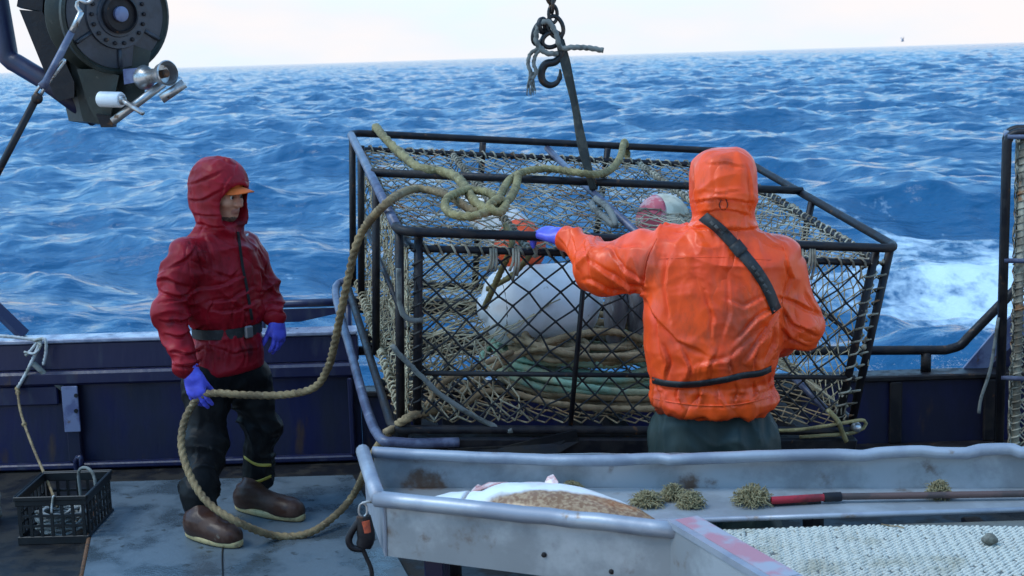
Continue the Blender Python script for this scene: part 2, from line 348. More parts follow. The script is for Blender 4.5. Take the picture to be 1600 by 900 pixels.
def bulwark():
    def zz(px, py): return U(px, py, BY).z
    xl = -4.2; xr = U(562, 600, BY).x
    root = empty('bulwark', (xl, BY, 0)); tag(root, 'dark navy steel bulwark along the deck edge behind the person in red', 'bulwark')
    def fin(b, name, m, smooth=False, sharp=None, par=None):
        o = b.build(name, m, root if par is None else par, smooth, origin=(xl, BY, 0), sharp=sharp); o.location = (0, 0, 0); return o
    zt = zz(350, 526); zb1 = zz(350, 570); zl = zz(350, 592)
    b = MB(); b.box((xl, BY, -2.2), (xr, BY+.012, zl)); fin(b, 'panel', m_navy)
    b = MB(); b.box((xl, BY-.004, zb1), (xr, BY+.05, zt-.01), bev=.006); fin(b, 'upper_band', m_navyw)
    b = MB(); b.box((xl, BY-.055, zl), (xr, BY+.04, zb1-.002), bev=.014); fin(b, 'ledge', m_navyw)
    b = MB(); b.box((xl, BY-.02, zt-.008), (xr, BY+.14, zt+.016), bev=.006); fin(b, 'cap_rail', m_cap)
    b = MB(); b.box((xl, BY-.06, .012), (xr, BY-.001, .045), bev=.008); fin(b, 'foot_flange', m_navyw)
    b = MB(); x0 = U(96, 650, BY).x; b.box((xl, BY-.03, zz(60, 632)), (x0, BY-.001, zl-.003), bev=.008); fin(b, 'boxed_panel', m_navyw)
    x1 = U(117, 650, BY).x
    b = MB(); b.box((x1-.04, BY-.045, .05), (x1+.035, BY-.002, zl-.003), bev=.006); st = fin(b, 'stiffener', m_navy)
    b = MB(); zc = zz(117, 671); b.box((x1-.046, BY-.058, zc), (x1+.044, BY-.0455, zl-.004), bev=.003)
    br = fin(b, 'bracket_plate', m_bracket, par=st)
    for py in (618, 642):
        b = MB(); b.lathe([(.012, 0), (.012, .004), (.0, .004)], U(119, py, BY-.0585), (0, -1, 0), 12); fin(b, 'bolt_hole', m_black, par=br)
    b = MB(); xx = U(551, 650, BY).x; b.box((xx-.012, BY-.07, .05), (xx+.012, BY-.002, zl-.003), bev=.004); fin(b, 'stiffener', m_navyw)
    b = MB(); c = U(121, 720, BY-.07); b.tube(spline([c+Vector((0, 0, -.1)), c+Vector((-.005, -.015, 0)), c+Vector((.03, -.03, .03)), c+Vector((.03, -.03, -.03))], .02), .016, 8); fin(b, 'cleat', m_navyw, True, par=st)
    # short raised section with its own rail beside the launcher
    za = zz(500, 487)
    b = MB(); x2 = U(405, 500, BY+.3).x; x3 = U(553, 500, BY+.3).x
    b.tube([(x2, BY+.3, za), (x3, BY+.3, za)], .024, 10); fin(b, 'hand_rail', m_navyw, True)
    zq = zz(470, 516)
    b = MB(); b.prism([(x2, BY+.29, za-.03), (x3-.02, BY+.29, za-.03), (x3-.02, BY+.29, zz(540, 500)), (U(470, 520, BY+.3).x, BY+.29, zq-.005), (x2, BY+.29, zq-.005)][::-1], (0, .015, 0)); fin(b, 'rail_plate', m_navyw)
    for xp in (x2+.02, x3-.03):
        b = MB(); b.tube([(xp, BY+.3, zt-.3), (xp, BY+.3, za-.01)], .02, 8); fin(b, 'rail_post', m_navyw, True)
    # blue brace running up to the left out of the frame
    b = MB(); p0 = U(38, 524, BY+.1); p1 = U(-70, 420, BY+.1); b.tube([p0, p1], .04, 4); fin(b, 'brace', m_navyw, False)

    # lower right-hand section under the pipe rail
    xl2 = U(545, 600, BY).x; xr2 = 4.6
    r2 = empty('bulwark', (2, BY, 0)); tag(r2, 'low dark bulwark section under the pipe rail at right, below the foaming water', 'bulwark')
    def fin2(b, name, m, smooth=False, par=None):
        o = b.build(name, m, par or r2, smooth, origin=(2, BY, 0)); o.location = (0, 0, 0); return o
    zc = zz(1440, 588)
    b = MB(); b.box((xr+.002, BY, -2.2), (xr2, BY+.012, zc-.02)); fin2(b, 'panel', m_navy)
    b = MB(); b.box((xr+.002, BY-.03, zc-.02), (xr2, BY+.13, zc+.014), bev=.008); fin2(b, 'cap_rail', m_black)
    b = MB(); zf = zz(1440, 690); b.box((xr+.01, BY-.2, zf-.03), (xr2, BY-.001, zf), bev=.008); fin2(b, 'ledge', m_black)
    for px in (1398, 1240, 1545, 900, 700):
        x = U(px, 640, BY).x; b = MB(); b.box((x-.035, BY-.03, zf+.002), (x+.035, BY-.001, zc-.022), bev=.006); fin2(b, 'stiffener', m_black)
    # pipe rail: a thing of its own
    Yr = BY+.06
    q = [U(560, 548, Yr), U(1290, 548, Yr), U(1478, 547, Yr), U(1500, 540, Yr), U(1555, 484, Yr), U(1640, 398, Yr)]
    pr = empty('pipe_rail', q[2]); tag(pr, 'bent dark pipe handrail rising to the right above the low bulwark', 'handrail')
    b = MB(); b.tube([q[0], q[1], q[2]]+spline([q[2], q[3], q[3].lerp(q[4], .2)], .02)[1:]+[q[4], q[5]], .027, 12); o = b.build('pipe', m_black, pr, origin=q[2]); o.location = (0, 0, 0)
    for px in (1447, 1120, 700):
        t = U(px, 548, Yr); b = MB(); b.tube([(t.x, Yr, zc+.01), (t.x, Yr, t.z-.01)], .03, 10); o = b.build('post', m_black, pr, origin=q[2]); o.location = (0, 0, 0)
    b = MB(); a0 = U(1500, 582, BY+.1); a1 = U(1640, 458, BY+.1)
    b.prism([a0, U(1535, 582, BY+.1), U(1650, 480, BY+.1), U(1640, 440, BY+.1), U(1560, 512, BY+.1)][::-1], (0, .02, 0)); o = b.build('blue_brace', m_bracket, r2, False, origin=(2, BY, 0)); o.location = (0, 0, 0)
    b = MB(); b.prism([U(1500, 586, BY+.13), U(1700, 586, BY+.13), U(1700, 440, BY+.13)][::-1], (0, .02, 0)); o = b.build('wing_plate', m_navy, r2, False, origin=(2, BY, 0)); o.location = (0, 0, 0)
    # hull side below
bulwark()

# ------------------------------------------------------------------ crab pots
def net(b, P00, P10, P11, P01, nu, nv, r, jit=.006, sag=None, knots=0, sides=3, seed=0, skip=0, squash=1):
    """diamond netting over a four-cornered panel (corners in order)"""
    P00, P10, P11, P01 = map(Vector, (P00, P10, P11, P01)); g = random.Random(seed)
    cache = {}
    nrm = (P10-P00).cross(P01-P00).normalized()
    def node(i2, j):               # i2 in half steps
        key = (i2, j)
        if key not in cache:
            u = min(1, max(0, i2/(2*nu))); v = j/nv
            p = P00*(1-u)*(1-v)+P10*u*(1-v)+P11*u*v+P01*(1-u)*v
            e = 4*u*(1-u)*4*v*(1-v); e = min(1, e*1.6)
            p = p+Vector((g.gauss(0, jit), g.gauss(0, jit), g.gauss(0, jit)))*min(1, e*3)
            if sag: p = p+Vector(sag)*(e*(.75+.35*math.sin(u*9+seed)*math.sin(v*7+2*seed)))
            cache[key] = p
        return cache[key]
    for j in range(nv):
        for i in range(nu+1):
            i2 = 2*i+(j % 2)
            if i2 > 2*nu: continue
            for d in (-1, 1):
                k2 = i2+d
                if k2 < 0 or k2 > 2*nu: continue
                if skip and g.random() < skip: continue
                a, c = node(i2, j), node(k2, j+1)
                b.tube([a, c], r, sides, cap=False)
    if knots:
        for k, p in cache.items():
            b.add([p+Vector(q)*knots for q in ((1, 0, 0), (-1, 0, 0), (0, 1, 0), (0, -1, 0), (0, 0, 1), (0, 0, -1))], [(0, 2, 4), (2, 1, 4), (1, 3, 4), (3, 0, 4), (2, 0, 5), (1, 2, 5), (3, 1, 5), (0, 3, 5)])
    return b
def lacing(b, p, q, r, pitch, seed, lumps=.25):
    p, q = Vector(p), Vector(q); g = random.Random(seed); d = (q-p); n = max(2, int(d.length/pitch)); t = d.normalized(); a = t.orthogonal().normalized(); c = t.cross(a); pts = []
    for i in range(n*6+1):
        s = i/(n*6); th = 2*math.pi*i/6
        pts.append(p+d*s+a*(math.cos(th)*r*g.uniform(.8, 1.3))+c*(math.sin(th)*r*g.uniform(.8, 1.3)))
    b.tube(pts, .0055, 4)
    for i in range(n):
        if g.random() < lumps*.8:
            o = p+d*g.random(); b.blob(o, r*g.uniform(.6, 1.1), 4, (1, 1, g.uniform(.7, 1.5)))
            if g.random() < .5:
                e = o+Vector((g.uniform(-.03, .03), g.uniform(-.03, .0), -g.uniform(.03, .09))); b.tube([o, o.lerp(e, .5)+Vector((g.uniform(-.01, .01), 0, 0)), e], .004, 4)
    return b
PW, PD, PH = 2.13, 2.10, .83
PL = Vector((.5075, 5.7782, CAMZ-1.5705)); PR = (.1384, .0888, .2052)
pot_M = Matrix.Translation(PL) @ Euler(PR, 'XYZ').to_matrix().to_4x4()
pot_I = pot_M.inverted()
def LP(px, py, axis, val):            # sight line met with a plane of the pot (pot coordinates)
    o = pot_I @ CAM; d = (pot_I.to_3x3() @ ray(px, py)); t = (val-o[axis])/d[axis]; return o+d*t
def LW(px, py, axis, val): return pot_M @ LP(px, py, axis, val)
def rring(W0, W1, D0, D1, z, rad):
    pts = []
    for cx, cy, a0 in ((W1-rad, D0+rad, -90), (W1-rad, D1-rad, 0), (W0+rad, D1-rad, 90), (W0+rad, D0+rad, 180)):
        for k in range(6): a = R(a0+90*k/5); pts.append(Vector((cx+rad*math.cos(a), cy+rad*math.sin(a), z)))
    return pts
def crab_pot():
    W, D, H = PW/2, PD, PH
    root = empty('crab_pot', PL, PR); tag(root, 'big steel crab pot tilted on the launcher, with buoys and coiled rope inside', 'crab pot')
    def part(name, b, m, par=None, smooth=True): return b.build(name, m, par or root, smooth)
    b = MB(); b.tube(rring(-W, W, 0, D, H, .07), .0195, 10, closed=True)
    part('top_rim', b, m_black)
    b = MB(); b.tube([(-W+.0, .08, H+.003), (-W, D-.08, H+.003)], .0205, 10); part('side_rail', b, m_rail).data
    i = .055
    b = MB(); b.tube(rring(-W+i, W-i, i-.02, D-i, H-.075, .06), .015, 8, closed=True); part('inner_rim', b, m_black)
    kb = .955
    b = MB(); b.tube(rring(-W*kb-.02, W*kb+.02, 0, D, .0, .07), .0195, 8, closed=True); part('bottom_rim', b, m_black)
    W2 = W*kb
    # uprights
    ups = [(-W+.01, .055, -W2+.02, .055), (W-.01, .055, W2-.01, .055), (-W+.01, D-.04, -W2+.01, D-.04), (W-.01, D-.04, W2-.01, D-.04), (-W+.01, .9, -W2+.01, .9), (W-.01, .9, W2-.01, .9),
           (-W+.085, .035, -W2+.085, .035), (W-.085, .035, W2-.085, .035), (-W+.03, D-.3, -W2+.03, D-.3), (W-.03, D-.3, W2-.03, D-.3), (-.35, D-.03, -.33, D-.03), (.35, D-.03, .33, D-.03)]
    for x0, y0, x1, y1 in ups:
        b = MB(); b.tube([(x0, y0, H-.01), (x1, y1, .01)], .0185, 8); part('upright', b, m_black)
    # front: one thin mid upright and the horizontal bar of the door
    t = LP(912, 440, 1, .02); q = LP(891, 668, 1, .02)
    b = MB(); b.tube([t+(t-q)*.3, q], .011, 8); part('door_bar', b, m_black)
    za = LP(660, 583, 1, .03); zb = LP(1335, 590, 1, .03)
    b = MB(); b.tube([za, zb], .011, 8); part('door_bar', b, m_black)
    # top: bar across, bar front to back
    a = LP(590, 270, 2, H+.012); c = LP(1250, 298, 2, H+.012); 
    b = MB(); b.tube([(-W, a.y, H+.012), (W, c.y, H+.012)], .0195, 10); part('top_bar', b, m_black)
    a = LP(842, 222, 2, H-.035); c = LP(995, 366, 2, H-.035)
    b = MB(); b.tube([(a.x, D-.01, H-.03), a.lerp(c, .5), (c.x, .05, H-.03)], .017, 10); part('top_bar', b, m_rail)
    for x in (-.52, .52):
        b = MB(); b.tube([(x, D-.03, H-.075), (x, .05, H-.075)], .009, 6); lacing(b, (x, D-.1, H-.075), (x, .1, H-.075), .014, .05, 5 if x > 0 else 6); part('lacing_bar', b, m_twineg)
    # diagonal brace seen low at the right, tan line along the lower front
    b = MB(); b.tube([LP(1236, 585, 1, .35), LP(1312, 662, 1, .1)], .016, 8); part('brace', b, m_rail)
    b = MB(); b.tube([(-W2+.05, D-.08, .34), (W2-.05, D-.08, .34)], .012, 6); b.tube([(-W2+.03, .1, .4), (-W2+.03, D-.1, .4)], .012, 6); b.tube([(W2-.03, .1, .4), (W2-.03, D-.1, .4)], .012, 6); part('girt_bar', b, m_black)
    for y in (.45, 1.05, 1.65):
        b = MB(); b.tube([(-W2, y, .0), (W2, y, 0)], .012, 6); part('bottom_bar', b, m_black)
    # netting
    h = H-.075; j = .05
    b = MB(); net(b, (-W+.1, .035, h), (W-.1, .035, h), (W2-.09, .035, .03), (-W2+.09, .035, .03), 15, 12, .0042, .007, (0, .02, 0), knots=.0082, sides=4, seed=1); part('front_netting', b, m_twined)
    b = MB(); net(b, (-W+j, j, h), (W-j, j, h), (W-j, D-j, h), (-W+j, D-j, h), 27, 44, .0034, .007, (0, 0, -.045), knots=.0075, seed=2); part('top_netting', b, m_twineg)
    for s in (-1, 1):
        b = MB(); net(b, (s*(W-j), j, h), (s*(W-j), D-j, h), (s*(W2-j), D-j, .03), (s*(W2-j), j, .03), 28, 22, .0033, .008, (-s*.05, 0, 0), knots=.008, seed=3+s); part('side_netting', b, m_twine)
        # the tunnel: netting leading in from the side to a slot in the middle
        b = MB(); net(b, (s*(W2-j), .12, .08), (s*(W2-j), D-.12, .08), (s*.28, D-.4, .45), (s*.28, .4, .45), 26, 14, .0036, .01, (0, 0, -.03), seed=8+s); part('tunnel_netting', b, m_twine)
    b = MB(); net(b, (-W+j, D-j, h), (W-j, D-j, h), (W2-j, D-j, .03), (-W2+j, D-j, .03), 24, 18, .0036, .008, (0, -.05, 0), seed=5); part('back_netting', b, m_twineg)
    b = MB(); net(b, (-W2, .03, .02), (W2, .03, .02), (W2, D-.03, .02), (-W2, D-.03, .02), 26, 40, .004, .008, (0, 0, -.03), seed=6); part('bottom_netting', b, m_brownr)
    # lower front netting of tan twine, slack over the bottom bar
    b = MB(); net(b, (-W2+.09, .05, .02), (-.45, .05, .02), (-.62, .2, .33), (-W2+.09, .2, .33), 7, 7, .0045, .012, (0, .02, -.02), seed=7); part('skirt_netting', b, m_twine)
    # lacing ropes binding the netting to the bars
    g = 0
    for p, q, m in (((-W+.1, .035, h), (W-.1, .035, h), m_twineg), ((-W+j, .1, h), (-W+j, D-.1, h), m_twineg), ((W-j, .1, h), (W-j, D-.1, h), m_twineg), ((-W+.1, D-.05, h), (W-.1, D-.05, h), m_twineg),
                 ((-W+.085, .035, h), (-W2+.085, .035, .05), m_twined), ((W-.085, .035, h), (W2-.085, .035, .05), m_twineg), ((W-.02, .06, h), (W2-.02, .06, .05), m_twineg),
                 ((-W+.06, D-.06, h), (-W2+.06, D-.06, .05), m_twineg), ((-W2+.03, .1, .03), (-W2+.03, D-.1, .03), m_twine)):
        g += 1; b = MB(); lacing(b, p, q, .019, .055, 30+g, .55); part('lacing', b, m)
    for px, k in ((1205, 1), (1222, 2), (1243, 3), (1262, 4), (800, 5), (765, 6)):
        a = LP(px, 398, 1, .0)
        for e in range(3):
            b = MB()
            b.tube(spline([a+Vector((.01*e, -.012, .03)), a+Vector((.012*e, -.03, -.02)), a+Vector((.016*e-.01, -.025, -.06-.02*((k*e) % 3)))], .02), .006, 5); part('twine_end', b, m_twineg)
    b = MB(); e = LP(1338, 668, 1, -.02); b.blob(e, .024, 8); part('end_ball', b, m_chrome)
    b = MB(); a = [LP(560, 470, 0, -W2), ]
    b.rope([LP(622, 420, 1, 0), LP(626, 480, 1, .0), LP(640, 500, 1, .0), LP(660, 500, 1, .02)], .011, n=6, step=.02); b.rope([LP(612, 540, 1, 0), LP(640, 570, 1, .0), LP(700, 625, 1, .0), LP(780, 670, 1, .0), LP(800, 672, 1, -.02)], .011, n=6, step=.02); part('bridle', b, m_frayed)
    b = MB(); b.rope([LP(1180, 672, 1, -.02), LP(1240, 672, 1, -.04), LP(1300, 664, 1, -.04), LP(1350, 657, 1, -.03), LP(1338, 675, 1, -.03), LP(1250, 683, 1, -.03)], .008, n=6, step=.02)
    b.rope([LP(1292, 640, 1, -.02), LP(1310, 660, 1, -.04), LP(1322, 690, 1, -.04)], .011, n=6, step=.02); part('tie_line', b, m_olive)
    return root
crab_pot()
# ------------------------------------------------------------------ sculpting by distance fields
def surface_nets(F, o, h):
    s = F < 0; nx, ny, nz = F.shape
    c = [s[dx:nx-1+dx, dy:ny-1+dy, dz:nz-1+dz] for dx in (0, 1) for dy in (0, 1) for dz in (0, 1)]
    cnt = sum(x.astype(np.int8) for x in c); act = (cnt > 0) & (cnt < 8)
    ids = -np.ones(act.shape, np.int64); I = np.argwhere(act); ids[act] = np.arange(len(I))
    cor = [(dx, dy, dz) for dx in (0, 1) for dy in (0, 1) for dz in (0, 1)]
    f = [F[I[:, 0]+a, I[:, 1]+b, I[:, 2]+d] for a, b, d in cor]
    P = np.zeros((len(I), 3)); n = np.zeros(len(I))
    for i in range(8):
        for k in (4, 2, 1):
            if i & k: continue
            j = i | k; m = (f[i] < 0) != (f[j] < 0); t = np.where(m, f[i]/(f[i]-f[j]+1e-12), 0)[:, None]
            p = np.array(cor[i])+t*(np.array(cor[j])-np.array(cor[i])); P += p*m[:, None]; n += m
    V = (I+P/n[:, None])*h+o
    Q = []
    for ax in range(3):
        a = np.take(s, range(F.shape[ax]-1), ax); b = np.take(s, range(1, F.shape[ax]), ax)
        e = np.argwhere(a != b); o1, o2 = [(1, 2), (2, 0), (0, 1)][ax]
        e = e[(e[:, o1] > 0) & (e[:, o2] > 0) & (e[:, o1] < F.shape[o1]-1) & (e[:, o2] < F.shape[o2]-1)]
        ins = s[e[:, 0], e[:, 1], e[:, 2]]
        def idd(d1, d2):
            q = e.copy(); q[:, o1] -= d1; q[:, o2] -= d2; return ids[q[:, 0], q[:, 1], q[:, 2]]
        q = np.stack([idd(1, 1), idd(0, 1), idd(0, 0), idd(1, 0)], 1); q[~ins] = q[~ins][:, ::-1]; Q.append(q)
    return V, np.concatenate(Q)
def smin(a, b, k):
    if k <= 0: return np.minimum(a, b)
    h = np.maximum(k-np.abs(a-b), 0)/k; return np.minimum(a, b)-h*h*k*.25
def smax(a, b, k): return -smin(-a, -b, k)
def cone(P, a, b, r1, r2):
    a = np.array(a); b = np.array(b); ba = b-a; t = np.clip(((P-a) @ ba)/(ba @ ba), 0, 1)
    return np.linalg.norm(P-a-t[..., None]*ba, axis=-1)-(r1+(r2-r1)*t)
def ell(P, c, ax, r, e=2.0):       # ax: rows = axes ; r radii ; e = squareness
    q = np.abs((P-np.array(c)) @ np.array(ax).T)/np.array(r)
    return ((q**e).sum(-1)**(1/e)-1)*min(r)
def loft(P, secs, yaw, e=2.2):     # secs: (centre, half width, half depth) from bottom to top ; yaw turns the width axis
    z = np.array([s[0][2] for s in secs]); pz = P[..., 2]
    ip = lambda v: np.interp(pz, z, v)
    cx, cy = ip([s[0][0] for s in secs]), ip([s[0][1] for s in secs]); a, b = ip([s[1] for s in secs]), ip([s[2] for s in secs])
    dx, dy = P[..., 0]-cx, P[..., 1]-cy; c, s_ = math.cos(yaw), math.sin(yaw)
    u, v = np.abs(dx*c+dy*s_)/a, np.abs(-dx*s_+dy*c)/b
    d = ((u**e+v**e)**(1/e)-1)*np.minimum(a, b)
    return smax(d, np.maximum(z[0]-pz, pz-z[-1]), .03)
def sculpt(fn, lo, hi, h):
    lo = np.array(lo, float); hi = np.array(hi, float); n = np.ceil((hi-lo)/h).astype(int)+1
    g = np.stack(np.meshgrid(*[lo[i]+h*np.arange(n[i]) for i in range(3)], indexing='ij'), -1)
    F = np.empty(tuple(n), float)
    for i in range(0, n[0], 16): F[i:i+16] = fn(g[i:i+16])
    return surface_nets(F, lo, h)
def vnormals(V, Q):
    fn = np.cross(V[Q[:, 2]]-V[Q[:, 0]], V[Q[:, 3]]-V[Q[:, 1]]); N_ = np.zeros_like(V)
    for k in range(4): np.add.at(N_, Q[:, k], fn)
    return N_/(np.linalg.norm(N_, axis=1)[:, None]+1e-12)
def smooth(V, Q, it=1, f=.5):
    for _ in range(it):
        A = np.zeros_like(V); c = np.zeros(len(V))
        for k in range(4):
            np.add.at(A, Q[:, k], V[Q[:, (k+1) % 4]]+V[Q[:, (k+3) % 4]]); np.add.at(c, Q[:, k], 2)
        V = V*(1-f)+f*A/np.maximum(c, 1)[:, None]
    return V
def bounds(pts, pad): p = np.array([tuple(q) for q in pts]); return p.min(0)-pad, p.max(0)+pad
def ridge(n, p=1.0): return (1.25-np.abs(n)**.7*2.1).clip(-1, 1.3)*p
def sleeve_folds(V, chains, freq, amp, seed):
    """folds that run round a limb and bunch at its joints"""
    D = np.zeros(len(V)); 
    for ci, ch in enumerate(chains):
        L0 = 0
        for (a, b, w) in ch:
            a = np.array(a); b = np.array(b); ba = b-a; l = np.linalg.norm(ba); t = ((V-a) @ ba)/(l*l); tc = t.clip(-.1, 1.1)
            d = np.linalg.norm(V-a-tc[:, None]*ba, axis=1); wt = np.exp(-(d/w)**4)*(np.clip(1-np.maximum(-t, t-1)*6, 0, 1))
            q = np.stack([(t*l+L0)*freq, V[:, 0]*3.5, V[:, 2]*3.5+V[:, 1]*3.5], 1)
            q[:, 0] += 1.4*vnoise(V*5, seed+ci)
            D += wt*(ridge(vnoise(q, seed+3*ci))-.45)*amp
            L0 += l
    return D
def cloth(V, Q, amp, scale, seed, aniso=(1, 1, 1), sharp=True):
    q = V*np.array(aniso)*scale; q = q+.6*np.stack([vnoise(V*scale*.6, seed+50+i) for i in range(3)], 1)
    n = vnoise(q, seed); a = (ridge(n)-.4) if sharp else n
    return amp*(a+.45*(ridge(vnoise(q*2.1+5, seed+7))-.4)) if sharp else amp*a

def creases(V, n, folds, seed=0):
    """sharp-edged folds of stiff rain cloth, laid along polylines over the side of the coat that faces the deck"""
    d = V-np.array(CAM); f, rx, ux = np.array(Fv), np.array(RX), np.array(UX); w = d @ f
    P = np.stack([800+FPX*(d @ rx)/w, 450-FPX*(d @ ux)/w], 1); vis = np.clip(-(n*d).sum(1)/np.linalg.norm(d, axis=1)*2.5+.1, 0, 1)
    wob = np.stack([vnoise(V*16, seed+90), vnoise(V*16, seed+91)], 1)*3.0; P = P+wob; D = np.zeros(len(V))
    for pl, wd, amp in folds:
        best = np.full(len(V), 1e9); sg = np.zeros(len(V)); tt = np.zeros(len(V)); L_ = 0; segs = list(zip(pl[:-1], pl[1:])); tot = sum(math.dist(a, b) for a, b in segs)
        for a, b in segs:
            a = np.array(a, float); b = np.array(b, float); e = b-a; l = np.linalg.norm(e); t = (((P-a) @ e)/(l*l)).clip(0, 1); q = P-a-t[:, None]*e; dist = np.linalg.norm(q, axis=1); s = np.sign(e[0]*q[:, 1]-e[1]*q[:, 0])
            m = dist < best; best[m] = dist[m]; sg[m] = s[m]; tt[m] = (L_+t[m]*l)/tot; L_ += l
        x = best*sg/wd; taper = np.sin(np.pi*(tt*.86+.07))**.7
        prof = np.where(x < 0, np.clip(1+x, 0, 1)**1.5, 0)+np.where(x >= 0, -0.75*np.exp(-((x-.22)/.22)**2)+.0, 0)+np.where((x >= 0) & (x < .12), 1-x/.12, 0)
        D += amp*prof*taper*vis
    return D
# ------------------------------------------------------------------ the two fishermen
m_skin = M('skin', (.62, .275, .165), (.52, .20, .12), 22, .45, .65, rough=.55, bump=.1, spec=.3)
m_lip = M('lips', (.42, .15, .10), rough=.5)
m_hair = M('stubble', (.09, .05, .035), (.2, .12, .08), 90, .45, .6, rough=.8)
m_eye = M('eye_white', (.7, .68, .66), rough=.2); m_iris = M('iris', (.03, .025, .02), rough=.15)
m_redj = M('red_raincoat', (.32, .006, .015), (.22, .004, .010), 6, .42, .62, (.10, .004, .008), 9, .58, .72, rough=.42, rough2=.55, bump=.2, bs=45, spec=.22, crease=.7, cs=6.0, cd=.045, stretch=(1, 1, .7))
m_orj = M('orange_raincoat', (.95, .088, .010), (.84, .066, .010), 7, .45, .65, (.46, .055, .016), 4.5, .53, .70, rough=.36, rough2=.5, bump=.2, bs=35, spec=.4, crease=.7, cs=5.0, cd=.05, stretch=(1, 1, .6))
m_pants = M('black_rain_trousers', (.007, .007, .008), (.012, .012, .012), 10, .45, .6, (.05, .045, .04), 22, .66, .76, rough=.5, bump=.3, bs=50, spec=.14, crease=.45, cs=5, cd=.05, stretch=(1, 1, .5))
m_bib = M('green_rain_bib', (.016, .030, .029), (.024, .038, .035), 8, .45, .6, rough=.48, bump=.2, bs=40, spec=.3, crease=.35, cs=3, cd=.05, stretch=(1.4, 1.4, .35))
m_boot = M('brown_rubber', (.05, .020, .012), (.075, .036, .024), 14, .45, .6, (.16, .13, .1), 20, .62, .72, rough=.36, rough2=.6, bump=.2, spec=.28)
m_sole = M('tan_sole', (.48, .36, .17), (.25, .17, .09), 26, .5, .7, rough=.6)
m_glove = M('blue_nitrile', (.115, .12, .72), (.09, .09, .55), 14, .45, .6, rough=.38, bump=.25, bs=60)
m_capo = M('orange_cap', (.62, .11, .008), rough=.7)
m_belt = M('black_webbing', (.014, .014, .014), (.04, .04, .04), 40, .5, .7, rough=.6)
m_letter = M('grey_lettering', (.07, .065, .06), rough=.8)
m_yel = M('yellow_reflective', (.42, .32, .05), rough=.6)
m_lining = M('hood_lining', (.015, .012, .012), rough=.9)
m_logo = M('white_print', (.7, .68, .68), rough=.7)
m_buck = M('buckle', (.25, .24, .24), rough=.35, metal=.6)

def arr(v): return np.array(tuple(v), float)
def frame(yaw, pitch=0):                       # facing: yaw 0 looks at the camera (-Y), positive turns to the right of the picture
    f = np.array([math.sin(yaw)*math.cos(pitch), -math.cos(yaw)*math.cos(pitch), math.sin(pitch)]); l = np.array([math.cos(yaw), math.sin(yaw), 0]); u = np.cross(l, f)*-1
    if u[2] < 0: u = -u
    return l, f, u                             # left of the person, forward, up
def head_sdf(P, c, yaw, pitch):
    l, f, u = frame(yaw, pitch); ax = np.stack([l, f, u]); q = lambda x, y, z: np.array(c)+l*x+f*y+u*z
    d = ell(P, q(0, -.012, .028), ax, (.077, .098, .098))
    d = smin(d, ell(P, q(0, .028, -.045), ax, (.058, .066, .078)), .035)
    d = smin(d, ell(P, q(0, .066, -.098), ax, (.026, .024, .02)), .03)              # chin
    d = smin(d, ell(P, q(0, .082, .022), ax, (.052, .018, .012)), .025)             # brow
    for s in (-1, 1):
        d = smax(d, -ell(P, q(s*.032, .106, -.002), ax, (.021, .02, .014)), .014)   # eye sockets
        d = smin(d, ell(P, q(s*.042, .062, -.03), ax, (.022, .026, .018)), .03)     # cheeks
        d = smin(d, ell(P, q(s*.032, .076, -.002), ax, (.014, .014, .012)), .006)   # lids
        d = smin(d, ell(P, q(s*.078, -.012, -.008), ax, (.009, .02, .032)), .01)    # ears
    d = smin(d, cone(P, q(0, .094, .008), q(0, .117, -.034), .0085, .0135), .012)   # nose
    for s in (-1, 1): d = smin(d, ell(P, q(s*.013, .105, -.038), ax, (.009, .011, .008)), .008)
    d = smin(d, ell(P, q(0, .093, -.064), ax, (.024, .011, .006)), .006); d = smin(d, ell(P, q(0, .091, -.075), ax, (.021, .011, .007)), .006)
    d = smax(d, -ell(P, q(0, .107, -.0695), ax, (.026, .008, .0016)), .003)
    return d
